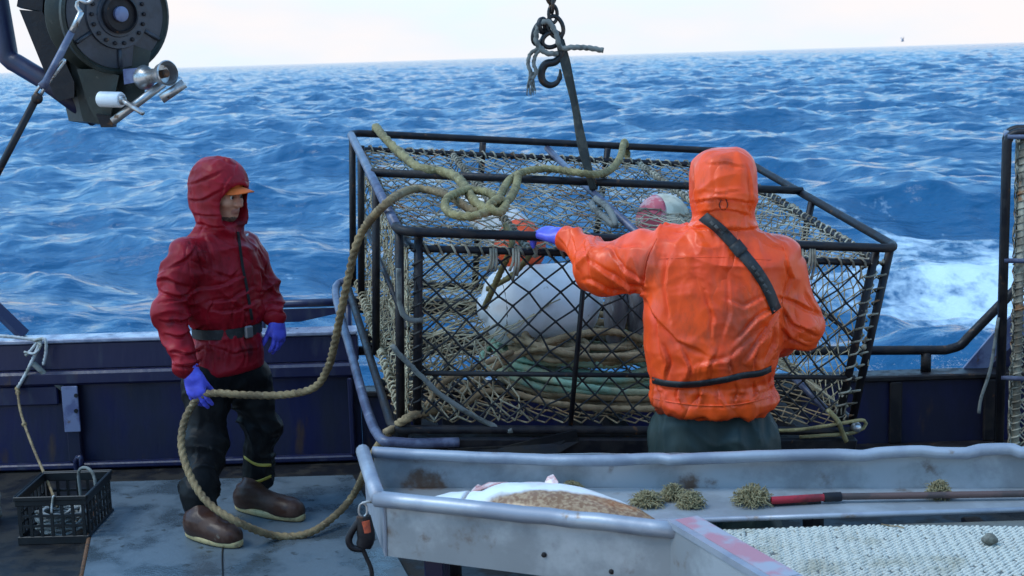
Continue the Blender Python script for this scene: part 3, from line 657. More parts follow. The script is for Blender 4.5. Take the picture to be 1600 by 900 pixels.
def hand_sdf(P, wrist, d_palm, d_norm, size, curls, spread=.18, thumb=(.7, .35), side=1):
    """wrist point, palm direction, palm normal (out of the back of the hand); side = +1 puts the thumb on the cross(d_palm, d_norm) side"""
    d_palm = arr(d_palm)/np.linalg.norm(arr(d_palm)); n = arr(d_norm)-d_palm*np.dot(arr(d_norm), d_palm); n /= np.linalg.norm(n); s = np.cross(d_palm, n)*side
    w = arr(wrist); k = size/.19
    ax = np.stack([s, d_palm, n])
    D = ell(P, w+d_palm*.052*k, ax, (.044*k, .055*k, .020*k), 2.6)
    D = smin(D, cone(P, w-d_palm*.03*k, w+d_palm*.02*k, .032*k, .030*k), .02)
    for i, (off, ln, r) in enumerate(((.031, .074, .0105), (.0105, .082, .0108), (-.0105, .076, .0103), (-.031, .060, .0092))):
        p = w+d_palm*(.092-.006*abs(i-1.3))*k+s*off*k; a = curls[i] if isinstance(curls, (list, tuple)) else curls
        dirv = d_palm+s*(off*spread/.031); dirv /= np.linalg.norm(dirv); ang = 0; q0 = w+d_palm*.06*k+s*off*.8*k
        D = smin(D, cone(P, q0, p, r*1.15*k, r*1.1*k), .008*k)
        for j, fl in enumerate((.45, .30, .25)):
            ang += a*(1.0, 1.15, .8)[j]
            v = dirv*math.cos(ang)-n*math.sin(ang); p2 = p+v*ln*fl*k*1.02
            D = smin(D, cone(P, p, p2, r*(1.08-.08*j)*k, r*(1.0-.1*j)*k), .0035*k); p = p2
    t0 = w+d_palm*.022*k+s*.026*k; v = d_palm*math.cos(thumb[0])+s*math.sin(thumb[0])-n*thumb[1]; v /= np.linalg.norm(v)
    t1 = t0+v*.048*k; v2 = v*.8+d_palm*.4-n*thumb[1]*.8; v2 /= np.linalg.norm(v2); t2 = t1+v2*.034*k; t3 = t2+v2*.026*k
    D = smin(D, cone(P, t0, t1, .017*k, .0135*k), .014*k); D = smin(D, cone(P, t1, t2, .0135*k, .0115*k), .004); D = smin(D, cone(P, t2, t3, .0115*k, .0095*k), .003)
    return D
def put(name, V, Q, mat, parent, origin, mats=None, midx=None):
    o = link_mesh(name, V, Q, mat, None, True, origin=origin, mats=mats, midx=midx)
    if parent is not None: o.parent = parent; o.location = (0, 0, 0)
    return o
def boot(parent, origin, heel, toe, ankle, top, yaw):
    heel, toe, ankle, top = map(arr, (heel, toe, ankle, top)); f = toe-heel; f[2] = 0; ln = np.linalg.norm(f); f /= ln; s = np.array([-f[1], f[0], 0]); z = np.array([0, 0, 1.]); zb = heel[2]
    ax = np.stack([s, f, z])
    def body(P):
        d = cone(P, heel+f*.075+z*.085, top, .056, .056)
        d = smin(d, ell(P, heel+f*.075+z*.06, ax, (.048, .078, .06), 2.4), .03)
        d = smin(d, ell(P, heel+f*(ln-.095)+z*.048, ax, (.055, .096, .054), 2.5), .05)
        d = smin(d, cone(P, heel+f*.09+z*.10, heel+f*(ln-.10)+z*.05, .055, .045), .05)
        return smax(d, (zb+.024)-P[..., 2], .004)
    lo, hi = bounds([heel, toe, top, heel+z*.1], .13)
    V, Q = sculpt(body, lo, hi, .008); n = vnormals(V, Q)
    V = V+n*(.005*(ridge(vnoise(V*np.array([9, 9, 34]), 5))-.4)*np.clip((V[:, 2]-zb-.09)/.05, 0, 1))[:, None]
    b = put('boot', V, Q, m_boot, parent, origin)
    mb = MB(); N_ = 28; rings = []
    for zz_, gr in ((0.003, -.004), (.01, .004), (.03, .006), (.037, .0)):
        ring = []
        for k in range(N_):
            t = 2*math.pi*k/N_; y = math.cos(t); x = math.sin(t)
            half = ln/2; yy = half+y*half*1.0; wd = .048 + .008*math.sin((yy/ln)*3.3-1.2)
            ring.append(heel+f*(yy+gr*y)+s*((abs(x)**.75)*math.copysign(1, x)*(wd+gr))+z*zz_)
        rings += ring
    fs = [tuple(range(N_))[::-1], tuple(range(3*N_, 4*N_))]
    for i in range(3):
        for k in range(N_): fs.append((i*N_+k, i*N_+(k+1) % N_, (i+1)*N_+(k+1) % N_, (i+1)*N_+k))
    mb.add(rings, fs); so = mb.build('sole', m_sole, b, True, origin=origin, sharp=50); so.location = (0, 0, 0)
    return b
def band_on(bvh, pts, dirs, w_axis, width, off=.004, thick=.003):
    """a strap of the given width laid on a surface: each point is cast along its direction"""
    rows = []
    for p, d in zip(pts, dirs):
        row = []
        for k in (-.5, 0, .5):
            o = Vector(p)+Vector(w_axis)*(k*width); hit = bvh.ray_cast(o, Vector(d).normalized())
            row.append((hit[0], -Vector(d).normalized()) if hit[0] is not None else None)
        if all(row): rows.append([r[0]+r[1]*off for r in row]+[r[0]+r[1]*(off+thick) for r in row])
    b = MB(); vs = [v for r in rows for v in r]; fs = []
    for i in range(len(rows)-1):
        a, c = i*6, (i+1)*6
        for (p, q) in ((3, 4), (4, 5)): fs.append((a+p, a+q, c+q, c+p))
        for (p, q) in ((1, 0), (2, 1)): fs.append((a+p, a+q, c+q, c+p))
        fs.append((a, a+3, c+3, c)); fs.append((a+5, a+2, c+2, c+5))
    fs += [(0, 1, 2, 5, 4, 3), tuple((len(rows)-1)*6+i for i in (3, 4, 5, 2, 1, 0))]
    b.add(vs, fs); return b
def hood_sdf(P, c, yaw, pitch, r, e, opening, face):
    l, f, u = frame(yaw, pitch); ax = np.stack([l, f, u]); q = lambda x, y, z: np.array(c)+l*x+f*y+u*z
    d = ell(P, c, ax, r, e)
    return d, l, f, u, q

def belt_ring(bvh, c, z, tilt, width, rr=.6, n=56, off=.004):
    pts = []; dirs = []
    for k in range(n+1):
        t = 2*math.pi*k/n; dv = Vector((math.cos(t), math.sin(t), 0)); p = Vector((c[0], c[1], z+tilt*dv.x))+dv*rr; pts.append(p); dirs.append(-dv)
    return pts, dirs

def zf(sc, ox, oy, folds): return [([(ox+x*sc, oy+y*sc) for x, y in pl], w, a*.001) for pl, w, a in folds]
RED_FOLDS = zf(.3778, 200, 210, [
    ([(128, 640), (200, 662), (290, 655)], 11, 15), ([(300, 640), (220, 690), (135, 700)], 12, 16), ([(150, 765), (220, 772), (295, 738)], 11, 15), ([(160, 830), (240, 826), (300, 795)], 11, 14), ([(170, 890), (250, 905), (305, 880)], 10, 12), ([(165, 555), (240, 512), (270, 470)], 13, 12), ([(115, 605), (180, 598), (250, 620)], 12, 12), ([(190, 950), (260, 960), (300, 930)], 10, 10),
    ([(295, 470), (315, 520), (330, 580)], 12, 14), ([(325, 430), (352, 480), (360, 540)], 12, 11), ([(470, 590), (400, 625), (320, 640)], 13, 13), ([(520, 640), (430, 690), (335, 700)], 13, 14), ([(545, 690), (450, 735), (350, 738)], 11, 12), ([(385, 650), (440, 700), (520, 735)], 11, 10), ([(360, 560), (420, 585), (450, 560)], 11, 9), ([(330, 780), (330, 740), (345, 690)], 9, 9), ([(430, 785), (425, 750), (440, 715)], 9, 9), ([(490, 785), (480, 755), (492, 722)], 9, 9),
    ([(335, 850), (350, 900), (345, 960)], 9, 10), ([(400, 850), (410, 890), (400, 950)], 9, 10), ([(470, 850), (490, 900), (480, 950)], 9, 10), ([(350, 870), (430, 905), (530, 880)], 9, 8),
    ([(545, 650), (590, 640), (640, 668)], 9, 12), ([(560, 700), (600, 690), (645, 700)], 9, 11), ([(535, 560), (575, 590), (600, 640)], 10, 11), ([(560, 735), (600, 728), (640, 740)], 8, 9), ([(530, 470), (560, 520), (580, 570)], 9, 8),
    ([(245, 205), (310, 190), (385, 150)], 10, 8), ([(245, 265), (310, 262), (390, 225)], 10, 9), ([(262, 318), (320, 338), (385, 335)], 9, 9), ([(290, 100), (360, 88), (440, 118)], 9, 7), ([(270, 350), (330, 385), (400, 385)], 9, 9), ([(430, 170), (400, 215), (392, 280)], 8, 7)])
ORANGE_FOLDS = zf(.5556, 840, 220, [
    ([(300, 425), (230, 395), (150, 345)], 15, 15), ([(300, 400), (240, 360), (190, 300)], 14, 13), ([(295, 425), (210, 425), (135, 395)], 14, 13), ([(290, 300), (230, 300), (180, 275)], 14, 11), ([(65, 275), (85, 320), (100, 380)], 9, 10), ([(95, 270), (110, 315), (118, 360)], 9, 9), ([(130, 285), (150, 330), (150, 390)], 11, 10),
    ([(335, 290), (312, 360), (302, 430)], 14, 15), ([(370, 330), (360, 410), (375, 500)], 16, 10), ([(302, 430), (340, 510), (345, 600)], 16, 13), ([(330, 480), (390, 560), (480, 600)], 17, 10), ([(470, 425), (500, 490), (490, 560)], 15, 12), ([(540, 400), (545, 480), (520, 560)], 15, 9),
    ([(672, 475), (620, 500), (560, 565)], 16, 16), ([(675, 490), (645, 545), (590, 610)], 15, 16), ([(668, 520), (668, 570), (640, 625)], 13, 13), ([(640, 440), (580, 470), (540, 450)], 15, 10), ([(600, 560), (540, 610), (450, 630)], 15, 10),
    ([(360, 665), (365, 625), (350, 580)], 11, 12), ([(420, 668), (425, 630), (405, 590)], 11, 12), ([(480, 668), (480, 630), (500, 590)], 11, 12), ([(545, 660), (535, 620), (550, 590)], 11, 12), ([(605, 650), (600, 615), (615, 585)], 11, 12),
    ([(345, 690), (350, 715), (340, 740)], 9, 11), ([(400, 690), (395, 715), (410, 745)], 9, 11), ([(455, 690), (460, 715), (450, 745)], 9, 11), ([(510, 690), (505, 720), (520, 745)], 9, 11), ([(560, 685), (565, 710), (555, 740)], 9, 11), ([(610, 680), (620, 705), (600, 730)], 9, 12), ([(655, 670), (660, 690), (685, 700)], 9, 11),
    ([(690, 470), (720, 510), (780, 540)], 14, 14), ([(690, 440), (740, 460), (790, 480)], 14, 11), ([(685, 520), (720, 560), (760, 575)], 12, 13), ([(700, 330), (720, 390), (700, 440)], 15, 11), ([(760, 420), (775, 460), (800, 490)], 11, 9),
    ([(440, 170), (500, 158), (600, 172)], 9, 12), ([(450, 200), (520, 190), (590, 205)], 8, 10), ([(470, 140), (520, 148), (575, 140)], 7, 6), ([(590, 70), (602, 130), (598, 200)], 9, 8), ([(440, 80), (450, 130), (440, 170)], 9, 8), ([(480, 60), (530, 55), (580, 70)], 10, 7), ([(400, 250), (460, 235), (500, 250)], 12, 9), ([(600, 235), (640, 265), (690, 300)], 13, 9)])
# ---------- the person in red
def person_red():
    Yc = 6.8; a = R(40)
    pc = lambda px, py, Y=Yc: arr(U(px, py, Y))
    base = arr(G(345, 835, .026)); base[2] = .026
    sh_r, el_r, wr_r = pc(283, 398, 6.62), pc(264, 484, 6.55), pc(291, 574, 6.47)
    sh_l, el_l, wr_l = pc(388, 385, 6.95), pc(414, 448, 6.97), pc(430, 493, 6.88)
    hip_r, hip_l = pc(322, 592, 6.72), pc(385, 592, 6.87)
    zd = .026
    hr, tr_ = arr(G(293, 838, zd)), arr(G(376, 856, zd)); hl, tl = arr(G(370, 796, zd)), arr(G(474, 815, zd))
    kn_r, an_r = pc(325, 685, 6.64), pc(313, 790, hr[1]+.03); kn_l, an_l = pc(408, 672, 6.86), pc(402, 755, hl[1]+.03)
    neck = pc(343, 352, 6.8); hc = pc(347, 303, 6.78); hy, hp = R(60), R(-8)
    # body
    def body(P):
        d = head_sdf(P, hc, hy, hp)
        d = smin(d, cone(P, hc-np.array([0.01, 0, .05]), neck-np.array([0, 0, .06]), .055, .062), .03)
        ch = pc(335, 440); pe = pc(352, 575)
        d = smin(d, cone(P, ch, pe, .11, .10), .04); dn = np.array([0, 0, .045]); d = smin(d, cone(P, sh_r-dn, sh_l-dn, .045, .045), .04)
        for s, e_, w in ((sh_r-dn, el_r, wr_r), (sh_l-dn, el_l, wr_l)): d = smin(d, cone(P, s, e_, .045, .042), .02); d = smin(d, cone(P, e_, w, .042, .027), .02)
        for h_, k_, an, he in ((hip_r, kn_r, an_r, hr), (hip_l, kn_l, an_l, hl)):
            d = smin(d, cone(P, h_, k_, .085, .055), .05); d = smin(d, cone(P, k_, an, .055, .04), .02)
        return d
    lo, hi = bounds([hc+np.array([0, 0, .15]), wr_r, wr_l, an_r, an_l, hr, tl, hip_l, hc-.1], .08)
    lo[2] = min(an_r[2], an_l[2])-.06
    V, Q = sculpt(body, lo, hi, .006)
    l, f, u = frame(hy, hp); rel = (V-hc); fx, fy, fz = rel @ l, rel @ f, rel @ u
    fc = lambda arr_: arr_[Q].mean(1)
    X, Y_, Z = fc(fx), fc(fy), fc(fz); mi = np.zeros(len(Q), int)
    mi[(np.abs(X) < .027) & (Y_ > .07) & (Z < -.057) & (Z > -.083)] = 1
    beard = (Y_ > .03) & (Z < -.098) & (Z > -.14) & (np.abs(X) < .05); mi[beard] = 2
    mi[(Y_ > .078) & (Z > .008) & (Z < .024) & (np.abs(X) > .012) & (np.abs(X) < .05)] = 2
    o = put('person', V, Q, None, None, base, [m_skin, m_lip, m_hair], mi)
    tag(o, 'person in a dark red hooded rain jacket and black trousers, holding a brown rope', 'person')
    qh = lambda x, y, z: hc+l*x+f*y+u*z
    for s in (-1, 1):
        b = MB(); b.blob(qh(s*.031, .083, -.001), .012, 10); e_ = b.build('eye', m_eye, o, origin=base); e_.location = (0, 0, 0)
        b = MB(); b.blob(qh(s*.031, .0915, -.001), .0075, 8); i_ = b.build('iris', m_iris, e_, origin=base); i_.location = (0, 0, 0)
    # cap
    def capf(P):
        d = ell(P, qh(0, -.005, .05), np.stack([l, f, u]), (.086, .108, .086)); d = smax(d, -(((P-qh(0, 0, .036)) @ u)), .004)
        return d
    Vc, Qc = sculpt(capf, *bounds([hc], .17), .007); cp = put('cap', Vc, Qc, m_capo, o, base)
    b = MB(); pts = []; n = 13
    for k in range(n):
        t = -1+2*k/(n-1); x = t*.078; y0 = .095*math.sqrt(max(0, 1-(t*.9)**2)); y1 = y0+.088*math.sqrt(max(.02, 1-abs(t)**2.6)); zz = .054-.016*t*t
        pts.append((qh(x, y0-.01, zz), qh(x*.97, y1, zz-.012-.012*t*t)))
    vs = []; 
    for p, q in pts: vs += [p, q, q-u*.004, p-u*.004]
    fs = []
    for k in range(n-1):
        a_, c_ = 4*k, 4*k+4
        for i in range(4): fs.append((a_+i, a_+(i+1) % 4, c_+(i+1) % 4, c_+i))
    fs += [(3, 2, 1, 0), tuple(4*(n-1)+i for i in range(4))]
    b.add(vs, fs); br = b.build('brim', m_capo, cp, True, origin=base, sharp=40); br.location = (0, 0, 0)
    # jacket
    c = lambda px, py: pc(px, py)
    secs = [(c(351, 578), .205, .165), (c(352, 550), .192, .155), (c(356, 522), .165, .135), (c(353, 508), .163, .132), (c(347, 488), .205, .165), (c(341, 450), .225, .17), (c(336, 415), .225, .165), (c(336, 390), .205, .145), (c(340, 366), .135, .11), (c(343, 345), .10, .10)]
    hq = frame(R(56), R(-12)); hcen = hc-hq[1]*.030+hq[2]*.020
    def jac(P):
        d = loft(P, secs, a, 2.3)
        d = smin(d, cone(P, sh_r+np.array([.02, 0, -.01]), el_r, .095, .082), .05); d = smin(d, cone(P, el_r, wr_r, .083, .056), .03)
        d = smin(d, cone(P, sh_l+np.array([-.02, 0, -.01]), el_l, .088, .072), .05); d = smin(d, cone(P, el_l, wr_l, .074, .058), .03)
        ax = np.stack(hq); h_ = ell(P, hcen, ax, (.128, .150, .158), 2.25)
        h_ = smin(h_, ell(P, hc-hq[2]*.105+hq[1]*.01, ax, (.112, .128, .075), 2.3), .05)
        d = smin(d, h_, .035)
        fr = ell(P, hc+hq[1]*.140+hq[2]*(-.044), ax, (.090, .15, .112), 2.3)
        d = smax(d, -fr, .012)
        inn = ell(P, hc+hq[1]*.025+hq[2]*.008, ax, (.094, .078, .118), 2.2)
        d = smax(d, -inn, .012)
        # collar front stands up under the chin
        col = ell(P, hc-hq[2]*.155+hq[1]*.062, ax, (.088, .05, .042), 2.6); d = smin(d, col, .015)
        return d
    lo, hi = bounds([hcen+np.array([0, 0, .17]), wr_r, wr_l, sh_r, el_r, el_l, secs[0][0], hcen-.1], .14); lo[2] = secs[0][0][2]-.02 if secs[0][0][2] < wr_r[2] else wr_r[2]-.06
    lo[2] = min(secs[0][0][2], wr_r[2])-.08
    V, Q = sculpt(jac, lo, hi, .0062); n = vnormals(V, Q)
    zb = pc(350, 514)[2]
    D = sleeve_folds(V, [[(sh_r, el_r, .13), (el_r, wr_r, .11)], [(sh_l, el_l, .13), (el_l, wr_l, .11)]], 12, .021, 3)
    tor = np.exp(-((np.linalg.norm((V-pc(345, 450))[:, :2], axis=1))/.24)**4)*(V[:, 2] < neck[2])
    D += tor*cloth(V, Q, .016, 6.0, 11, (1, 1, 1.5))
    D += tor*np.exp(-((V[:, 2]-zb)/.10)**2)*.010*(ridge(vnoise(np.stack([np.arctan2(V[:, 1]-Yc, V[:, 0]-pc(350, 514)[0])*6, V[:, 2]*5, 0*V[:, 2]], 1), 4))-.3)
    hm = (V[:, 2] > neck[2]-.02); D += hm*cloth(V, Q, .005, 10, 23, (1, 1, 1.6)); D = D*.75+creases(V, n, RED_FOLDS, 1)
    V = smooth(V+n*np.clip(D, -.017, .032)[:, None], Q, 1, .15)
    jk = put('jacket', V, Q, m_redj, o, base); bv = BVHTree.FromPolygons([tuple(v) for v in V], [tuple(q) for q in Q])
    cx = pc(355, 514)
    p_, d_ = belt_ring(bv, cx, zb, 0.0, .045, .2)
    rows = band_on(bv, [Vector(cx)+(-Vector(d))*.16+Vector((0, 0, zb-cx[2])) for d in d_], d_, (0, 0, 1), .048)
    # a straightforward belt: loft of an ellipse just outside the waist
    b = MB(); rr = []
    for k in range(48):
        t = 2*math.pi*k/48; ca, sa = math.cos(a), math.sin(a); x, y = .171*math.cos(t), .141*math.sin(t)
        rr.append((cx[0]+x*ca-y*sa, cx[1]+x*sa+y*ca))
    vs = []
    for zz, g in ((-.024, 0), (-.024, .006), (.024, .006), (.024, 0)): vs += [(cx[0]+(x-cx[0])*(1+g*6), cx[1]+(y-cx[1])*(1+g*6), zb+zz) for x, y in rr]
    fs = []
    for i in range(4):
        for k in range(48): fs.append((i*48+k, i*48+(k+1) % 48, ((i+1) % 4)*48+(k+1) % 48, ((i+1) % 4)*48+k))
    b.add(vs, fs); bt = b.build('belt', m_belt, o, True, origin=base, sharp=40); bt.location = (0, 0, 0)
    hx = Vector(cx)+Vector(frame(R(52))[1])*.150+Vector((0, 0, zb-cx[2]))
    fr_ = frame(R(52)); b = MB(); Mx = Matrix.Translation(hx) @ Matrix([list(fr_[0])+[0], list(fr_[1])+[0], [0, 0, 1, 0], [0, 0, 0, 1]]).transposed()
    b.box((-.024, -.004, -.03), (.024, .016, .03), Matrix.Translation(hx) @ Matrix(np.stack([fr_[0], fr_[1], [0, 0, 1]], 1).tolist()).to_4x4(), bev=.006); bu = b.build('buckle', m_buck, bt, False, origin=base); bu.location = (0, 0, 0)
    # zip placket and print on the chest
    pts = [U(x, y, 6.2) for x, y in ((372, 362), (375, 385), (379, 415), (385, 445), (390, 475), (394, 500))]; pts = spline(pts, .02)
    b = band_on(bv, pts, [(Vector(p)-CAM).normalized() for p in pts], (1, 0, 0), .014, .0, .004); z_ = b.build('zip_flap', m_lining, jk, True, origin=base); z_.location = (0, 0, 0)
    pts = [U(x, y, 6.2) for x, y in ((384, 368), (388, 366), (392, 363))]
    b = band_on(bv, pts, [(Vector(p)-CAM).normalized() for p in pts], (0, 0, 1), .012, .0005, .001); z_ = b.build('chest_print', m_logo, jk, True, origin=base); z_.location = (0, 0, 0)
    for q in (((308, 372), (298, 410), (300, 450), (306, 480)), ((262, 545), (282, 553), (312, 548)), ((262, 560), (284, 569), (314, 563))):
        pts = spline([U(x, y, 6.0) for x, y in q], .012); b = band_on(bv, pts, [(Vector(p)-CAM).normalized() for p in pts], (1, 0, 0) if q[0][0] == 308 else (0, 0, 1), .005, .0, .0014); z_ = b.build('seam', m_redj, jk, True, origin=base); z_.location = (0, 0, 0)
    # trousers
    def tro(P):
        pe = (hip_r+hip_l)/2+np.array([0, 0, .03])
        d = ell(P, pe, np.stack([frame(a)[0], frame(a)[1], [0, 0, 1]]), (.19, .145, .13), 2.3)
        d = smin(d, cone(P, hip_r, kn_r, .118, .096), .04); d = smin(d, cone(P, kn_r, an_r+np.array([0, 0, .03]), .096, .088), .03)
        d = smin(d, cone(P, an_r+np.array([-.015, 0, .06]), an_r+np.array([.0, 0, -.012]), .088, .076), .03)
        d = smin(d, cone(P, hip_l, kn_l, .116, .092), .04); d = smin(d, cone(P, kn_l, an_l+np.array([0, 0, .03]), .094, .078), .03)
        return d
    lo, hi = bounds([hip_r, hip_l, kn_r, kn_l, an_r, an_l], .2)
    lo[2] = min(an_r[2], an_l[2])-.09
    V, Q = sculpt(tro, lo, hi, .0085); n = vnormals(V, Q)
    D = sleeve_folds(V, [[(hip_r, kn_r, .16), (kn_r, an_r, .14)], [(hip_l, kn_l, .16), (kn_l, an_l, .14)]], 9, .017, 31)+cloth(V, Q, .005, 9, 37)
    V = smooth(V+n*np.clip(D, -.017, .032)[:, None], Q, 1, .15); tz = put('trousers', V, Q, m_pants, o, base); tv = BVHTree.FromPolygons([tuple(v) for v in V], [tuple(q) for q in Q])
    for (y0, y1) in ((712, 727), (750, 744)):
        pts = spline([U(378, y0, 6.3), U(400, (y0+y1)/2+6, 6.3), U(424, y1, 6.3)], .01); b = band_on(tv, pts, [(Vector(p)-CAM).normalized() for p in pts], (0, 0, 1), .016, .001, .003); z_ = b.build('reflective_band', m_yel, tz, True, origin=base); z_.location = (0, 0, 0)
    boot(o, base, hr, tr_, an_r, an_r+np.array([0, 0, .02]), 0); boot(o, base, hl, tl, an_l, an_l+np.array([0, 0, .03]), 0)
    # gloves
    w = arr(pc(300, 582, 6.46)); dp = arr(pc(313, 640, 6.44))-w
    V, Q = sculpt(lambda P: hand_sdf(P, w, dp, (-.25, -1, .1), .212, (.26, .3, .36, .44), .16, (.3, .6), -1), *bounds([w, w+dp*1.6], .11), .0045); put('glove', V, Q, m_glove, o, base)
    w = arr(pc(432, 498, 6.87)); dp = arr(pc(441, 560, 6.84))-w
    V, Q = sculpt(lambda P: hand_sdf(P, w, dp, (.75, -.55, .1), .20, (.3, .32, .36, .42), .1, (.45, .45), 1), *bounds([w, w+dp*1.6], .11), .0045); put('glove', V, Q, m_glove, o, base)
    return o
person_red()

# ---------- the person in orange, seen from behind
def person_orange():
    Yc = 5.2
    pc = lambda px, py, Y=Yc: arr(U(px, py, Y))
    base = arr(U(1118, 800, Yc)); base[2] = 0.0
    sh_l, el_l, wr_l = pc(1040, 402, 5.22), pc(942, 417, 5.36), pc(888, 374, 5.52)
    sh_r, el_r, wr_r = pc(1212, 412, 5.22), pc(1243, 505, 5.24), pc(1185, 540, 5.5)
    hip = pc(1116, 650); dx = np.array([.105, 0, 0])
    hc = pc(1131, 300, 5.22); hy = R(183)
    kn = lambda s: hip+dx*s*1.15+np.array([0, .02, -.45]); an = lambda s: np.array([hip[0]+s*.13, Yc-.02, .10])
    def body(P):
        d = head_sdf(P, hc, hy, R(-12)); d = smin(d, cone(P, hc-np.array([0, 0, .05]), hc-np.array([0, 0, .2]), .055, .065), .03)
        d = smin(d, cone(P, pc(1118, 430), hip+np.array([0, 0, .05]), .12, .11), .04); d = smin(d, cone(P, sh_l, sh_r, .06, .06), .06)
        for s, e_, w in ((sh_l, el_l, wr_l), (sh_r, el_r, wr_r)): d = smin(d, cone(P, s, e_, .055, .044), .03); d = smin(d, cone(P, e_, w, .044, .028), .02)
        for s in (-1, 1): d = smin(d, cone(P, hip+dx*s, kn(s), .085, .058), .03); d = smin(d, cone(P, kn(s), an(s), .058, .042), .02)
        return d
    lo, hi = bounds([hc+np.array([0, 0, .14]), wr_l, wr_r, el_r, an(-1), an(1), hc-.12], .09); lo[2] = .03
    V, Q = sculpt(body, lo, hi, .010); o = put('person', V, Q, m_skin, None, base)
    tag(o, 'person in a bright orange hooded rain jacket seen from behind, gripping the pot rim', 'person')
    c = pc
    secs = [(c(1117, 640), .232, .175), (c(1117, 622), .245, .18), (c(1116, 604), .230, .17), (c(1114, 592), .222, .165), (c(1112, 578), .236, .182), (c(1112, 540), .256, .195), (c(1114, 490), .258, .19), (c(1118, 440), .252, .18), (c(1122, 405), .245, .165), (c(1127, 378), .205, .14), (c(1130, 358), .14, .115), (c(1131, 335), .10, .10)]
    ax = np.stack(frame(hy, R(-6))); f_ = ax[1]; u_ = ax[2]
    def jac(P):
        d = loft(P, secs, 0, 2.5)
        d = smin(d, cone(P, sh_l, el_l, .118, .104), .06); d = smin(d, cone(P, el_l, wr_l, .102, .052), .04)
        d = smin(d, cone(P, sh_r, el_r, .112, .102), .05); d = smin(d, cone(P, el_r, wr_r, .102, .06), .04)
        h_ = ell(P, hc+u_*.028-f_*.0, ax, (.119, .150, .135), 3.0)
        h_ = smin(h_, ell(P, hc-u_*.085+f_*.005, ax, (.104, .12, .085), 2.4), .03)
        d = smin(d, h_, .03)
        d = smax(d, -ell(P, hc+f_*.14, ax, (.085, .13, .12), 2.2), .012); d = smax(d, -ell(P, hc+f_*.045, ax, (.094, .115, .125), 2.2), .012)
        return d
    lo, hi = bounds([hc+np.array([0, 0, .17]), wr_l, wr_r, sh_r, el_r, secs[0][0], hc-.13], .16); lo[2] = secs[0][0][2]-.03
    V, Q = sculpt(jac, lo, hi, .0062); n = vnormals(V, Q)
    D = sleeve_folds(V, [[(sh_l, el_l, .17), (el_l, wr_l, .14)], [(sh_r, el_r, .16), (el_r, wr_r, .14)]], 9, .023, 61)
    tor = np.exp(-((np.linalg.norm((V-pc(1116, 480))[:, :2]*np.array([1, 1.3]), axis=1))/.27)**6)*(V[:, 2] < pc(1130, 352)[2])
    D += tor*cloth(V, Q, .021, 4.4, 71, (1, 1, 1.15))+tor*cloth(V, Q, .006, 11, 75)
    zb = pc(1114, 592)[2]
    D += tor*np.exp(-((V[:, 2]-zb)/.08)**2)*.013*(ridge(vnoise(np.stack([V[:, 0]*17, V[:, 2]*4, V[:, 1]*14], 1), 81))-.3)
    D += tor*(V[:, 2] < zb-.02)*.020*(ridge(vnoise(np.stack([V[:, 0]*22, V[:, 2]*3, V[:, 1]*18], 1), 84))-.3)
    hm = (V[:, 2] > pc(1130, 352)[2]); D += hm*cloth(V, Q, .006, 8, 91, (1, 1, 1.3)); D = D*.75+creases(V, n, ORANGE_FOLDS, 2)
    V = smooth(V+n*np.clip(D, -.017, .032)[:, None], Q, 1, .15); jk = put('jacket', V, Q, m_orj, o, base); bv = BVHTree.FromPolygons([tuple(v) for v in V], [tuple(q) for q in Q])
    def lay(name, pts, wax, w, m, par, off=.0, th=.004, step=.02):
        P = spline([U(x, y, 4.6) for x, y in pts], step); b = band_on(bv, P, [Vector((p-CAM)).normalized() for p in P], wax, w, off, th); z_ = b.build(name, m, par, True, origin=base); z_.location = (0, 0, 0); return z_
    st = lay('shoulder_strap', ((1098, 338), (1122, 356), (1150, 385), (1180, 420), (1200, 452), (1214, 486)), Vector((.62, 0, .5)).normalized(), .042, m_belt, o, .004, .005)
    lay('strap_buckle', ((1147, 380), (1160, 396)), Vector((.62, 0, .5)).normalized(), .050, m_buck, st, .010, .006, .01).data.materials[0] = m_belt
    for q in ((1178, 419), (1184, 428), (1190, 437), (1196, 447), (1202, 457), (1113, 349), (1120, 355), (1127, 362)):
        lay('lettering', ((q[0]-3, q[1]-3), (q[0]+2, q[1]+3)), Vector((.62, 0, .5)).normalized(), .011, m_letter, st, .0095, .001, .004)
    lay('belt', ((1012, 592), (1040, 599), (1080, 601), (1130, 594), (1160, 587), (1190, 583), (1213, 572)), Vector((0, 0, 1)), .024, m_belt, o, .001, .006, .015)
    lay('drawcord', ((1127, 312), (1124, 320), (1127, 327), (1133, 328), (1137, 320), (1134, 311)), Vector((1, 0, 0)), .003, m_lining, jk, .001, .002, .004)
    lay('back_seam', ((1030, 404), (1080, 402), (1140, 402), (1205, 406)), Vector((0, 0, 1)), .004, m_orj, jk, .0, .0008, .02)
    lay('sleeve_seam', ((1026, 372), (1012, 400), (1006, 430), (1004, 452)), Vector((1, 0, 0)), .005, m_orj, jk, .0, .0012, .012); lay('sleeve_seam', ((1222, 380), (1232, 410), (1228, 445), (1222, 475)), Vector((1, 0, 0)), .005, m_orj, jk, .0, .0012, .012)
    lay('hem_cord', ((1018, 622), (1060, 630), (1110, 634), (1160, 631), (1212, 618)), Vector((0, 0, 1)), .006, m_orj, jk, .0, .002, .012)
    # bib trousers
    def tro(P):
        d = ell(P, hip+np.array([0, 0, .05]), np.eye(3), (.205, .13, .26), 2.8)
        for s in (-1, 1): d = smin(d, cone(P, hip+dx*s+np.array([0, 0, -.10]), kn(s), .148, .115), .03); d = smin(d, cone(P, kn(s), an(s)+np.array([0, 0, .05]), .115, .10), .03)
        return smax(d, P[..., 2]-(zb+.02), .01)
    lo, hi = bounds([hip+np.array([0, 0, .2]), an(-1), an(1), hip+np.array([.15, 0, 0]), hip-np.array([.15, 0, 0])], .17)
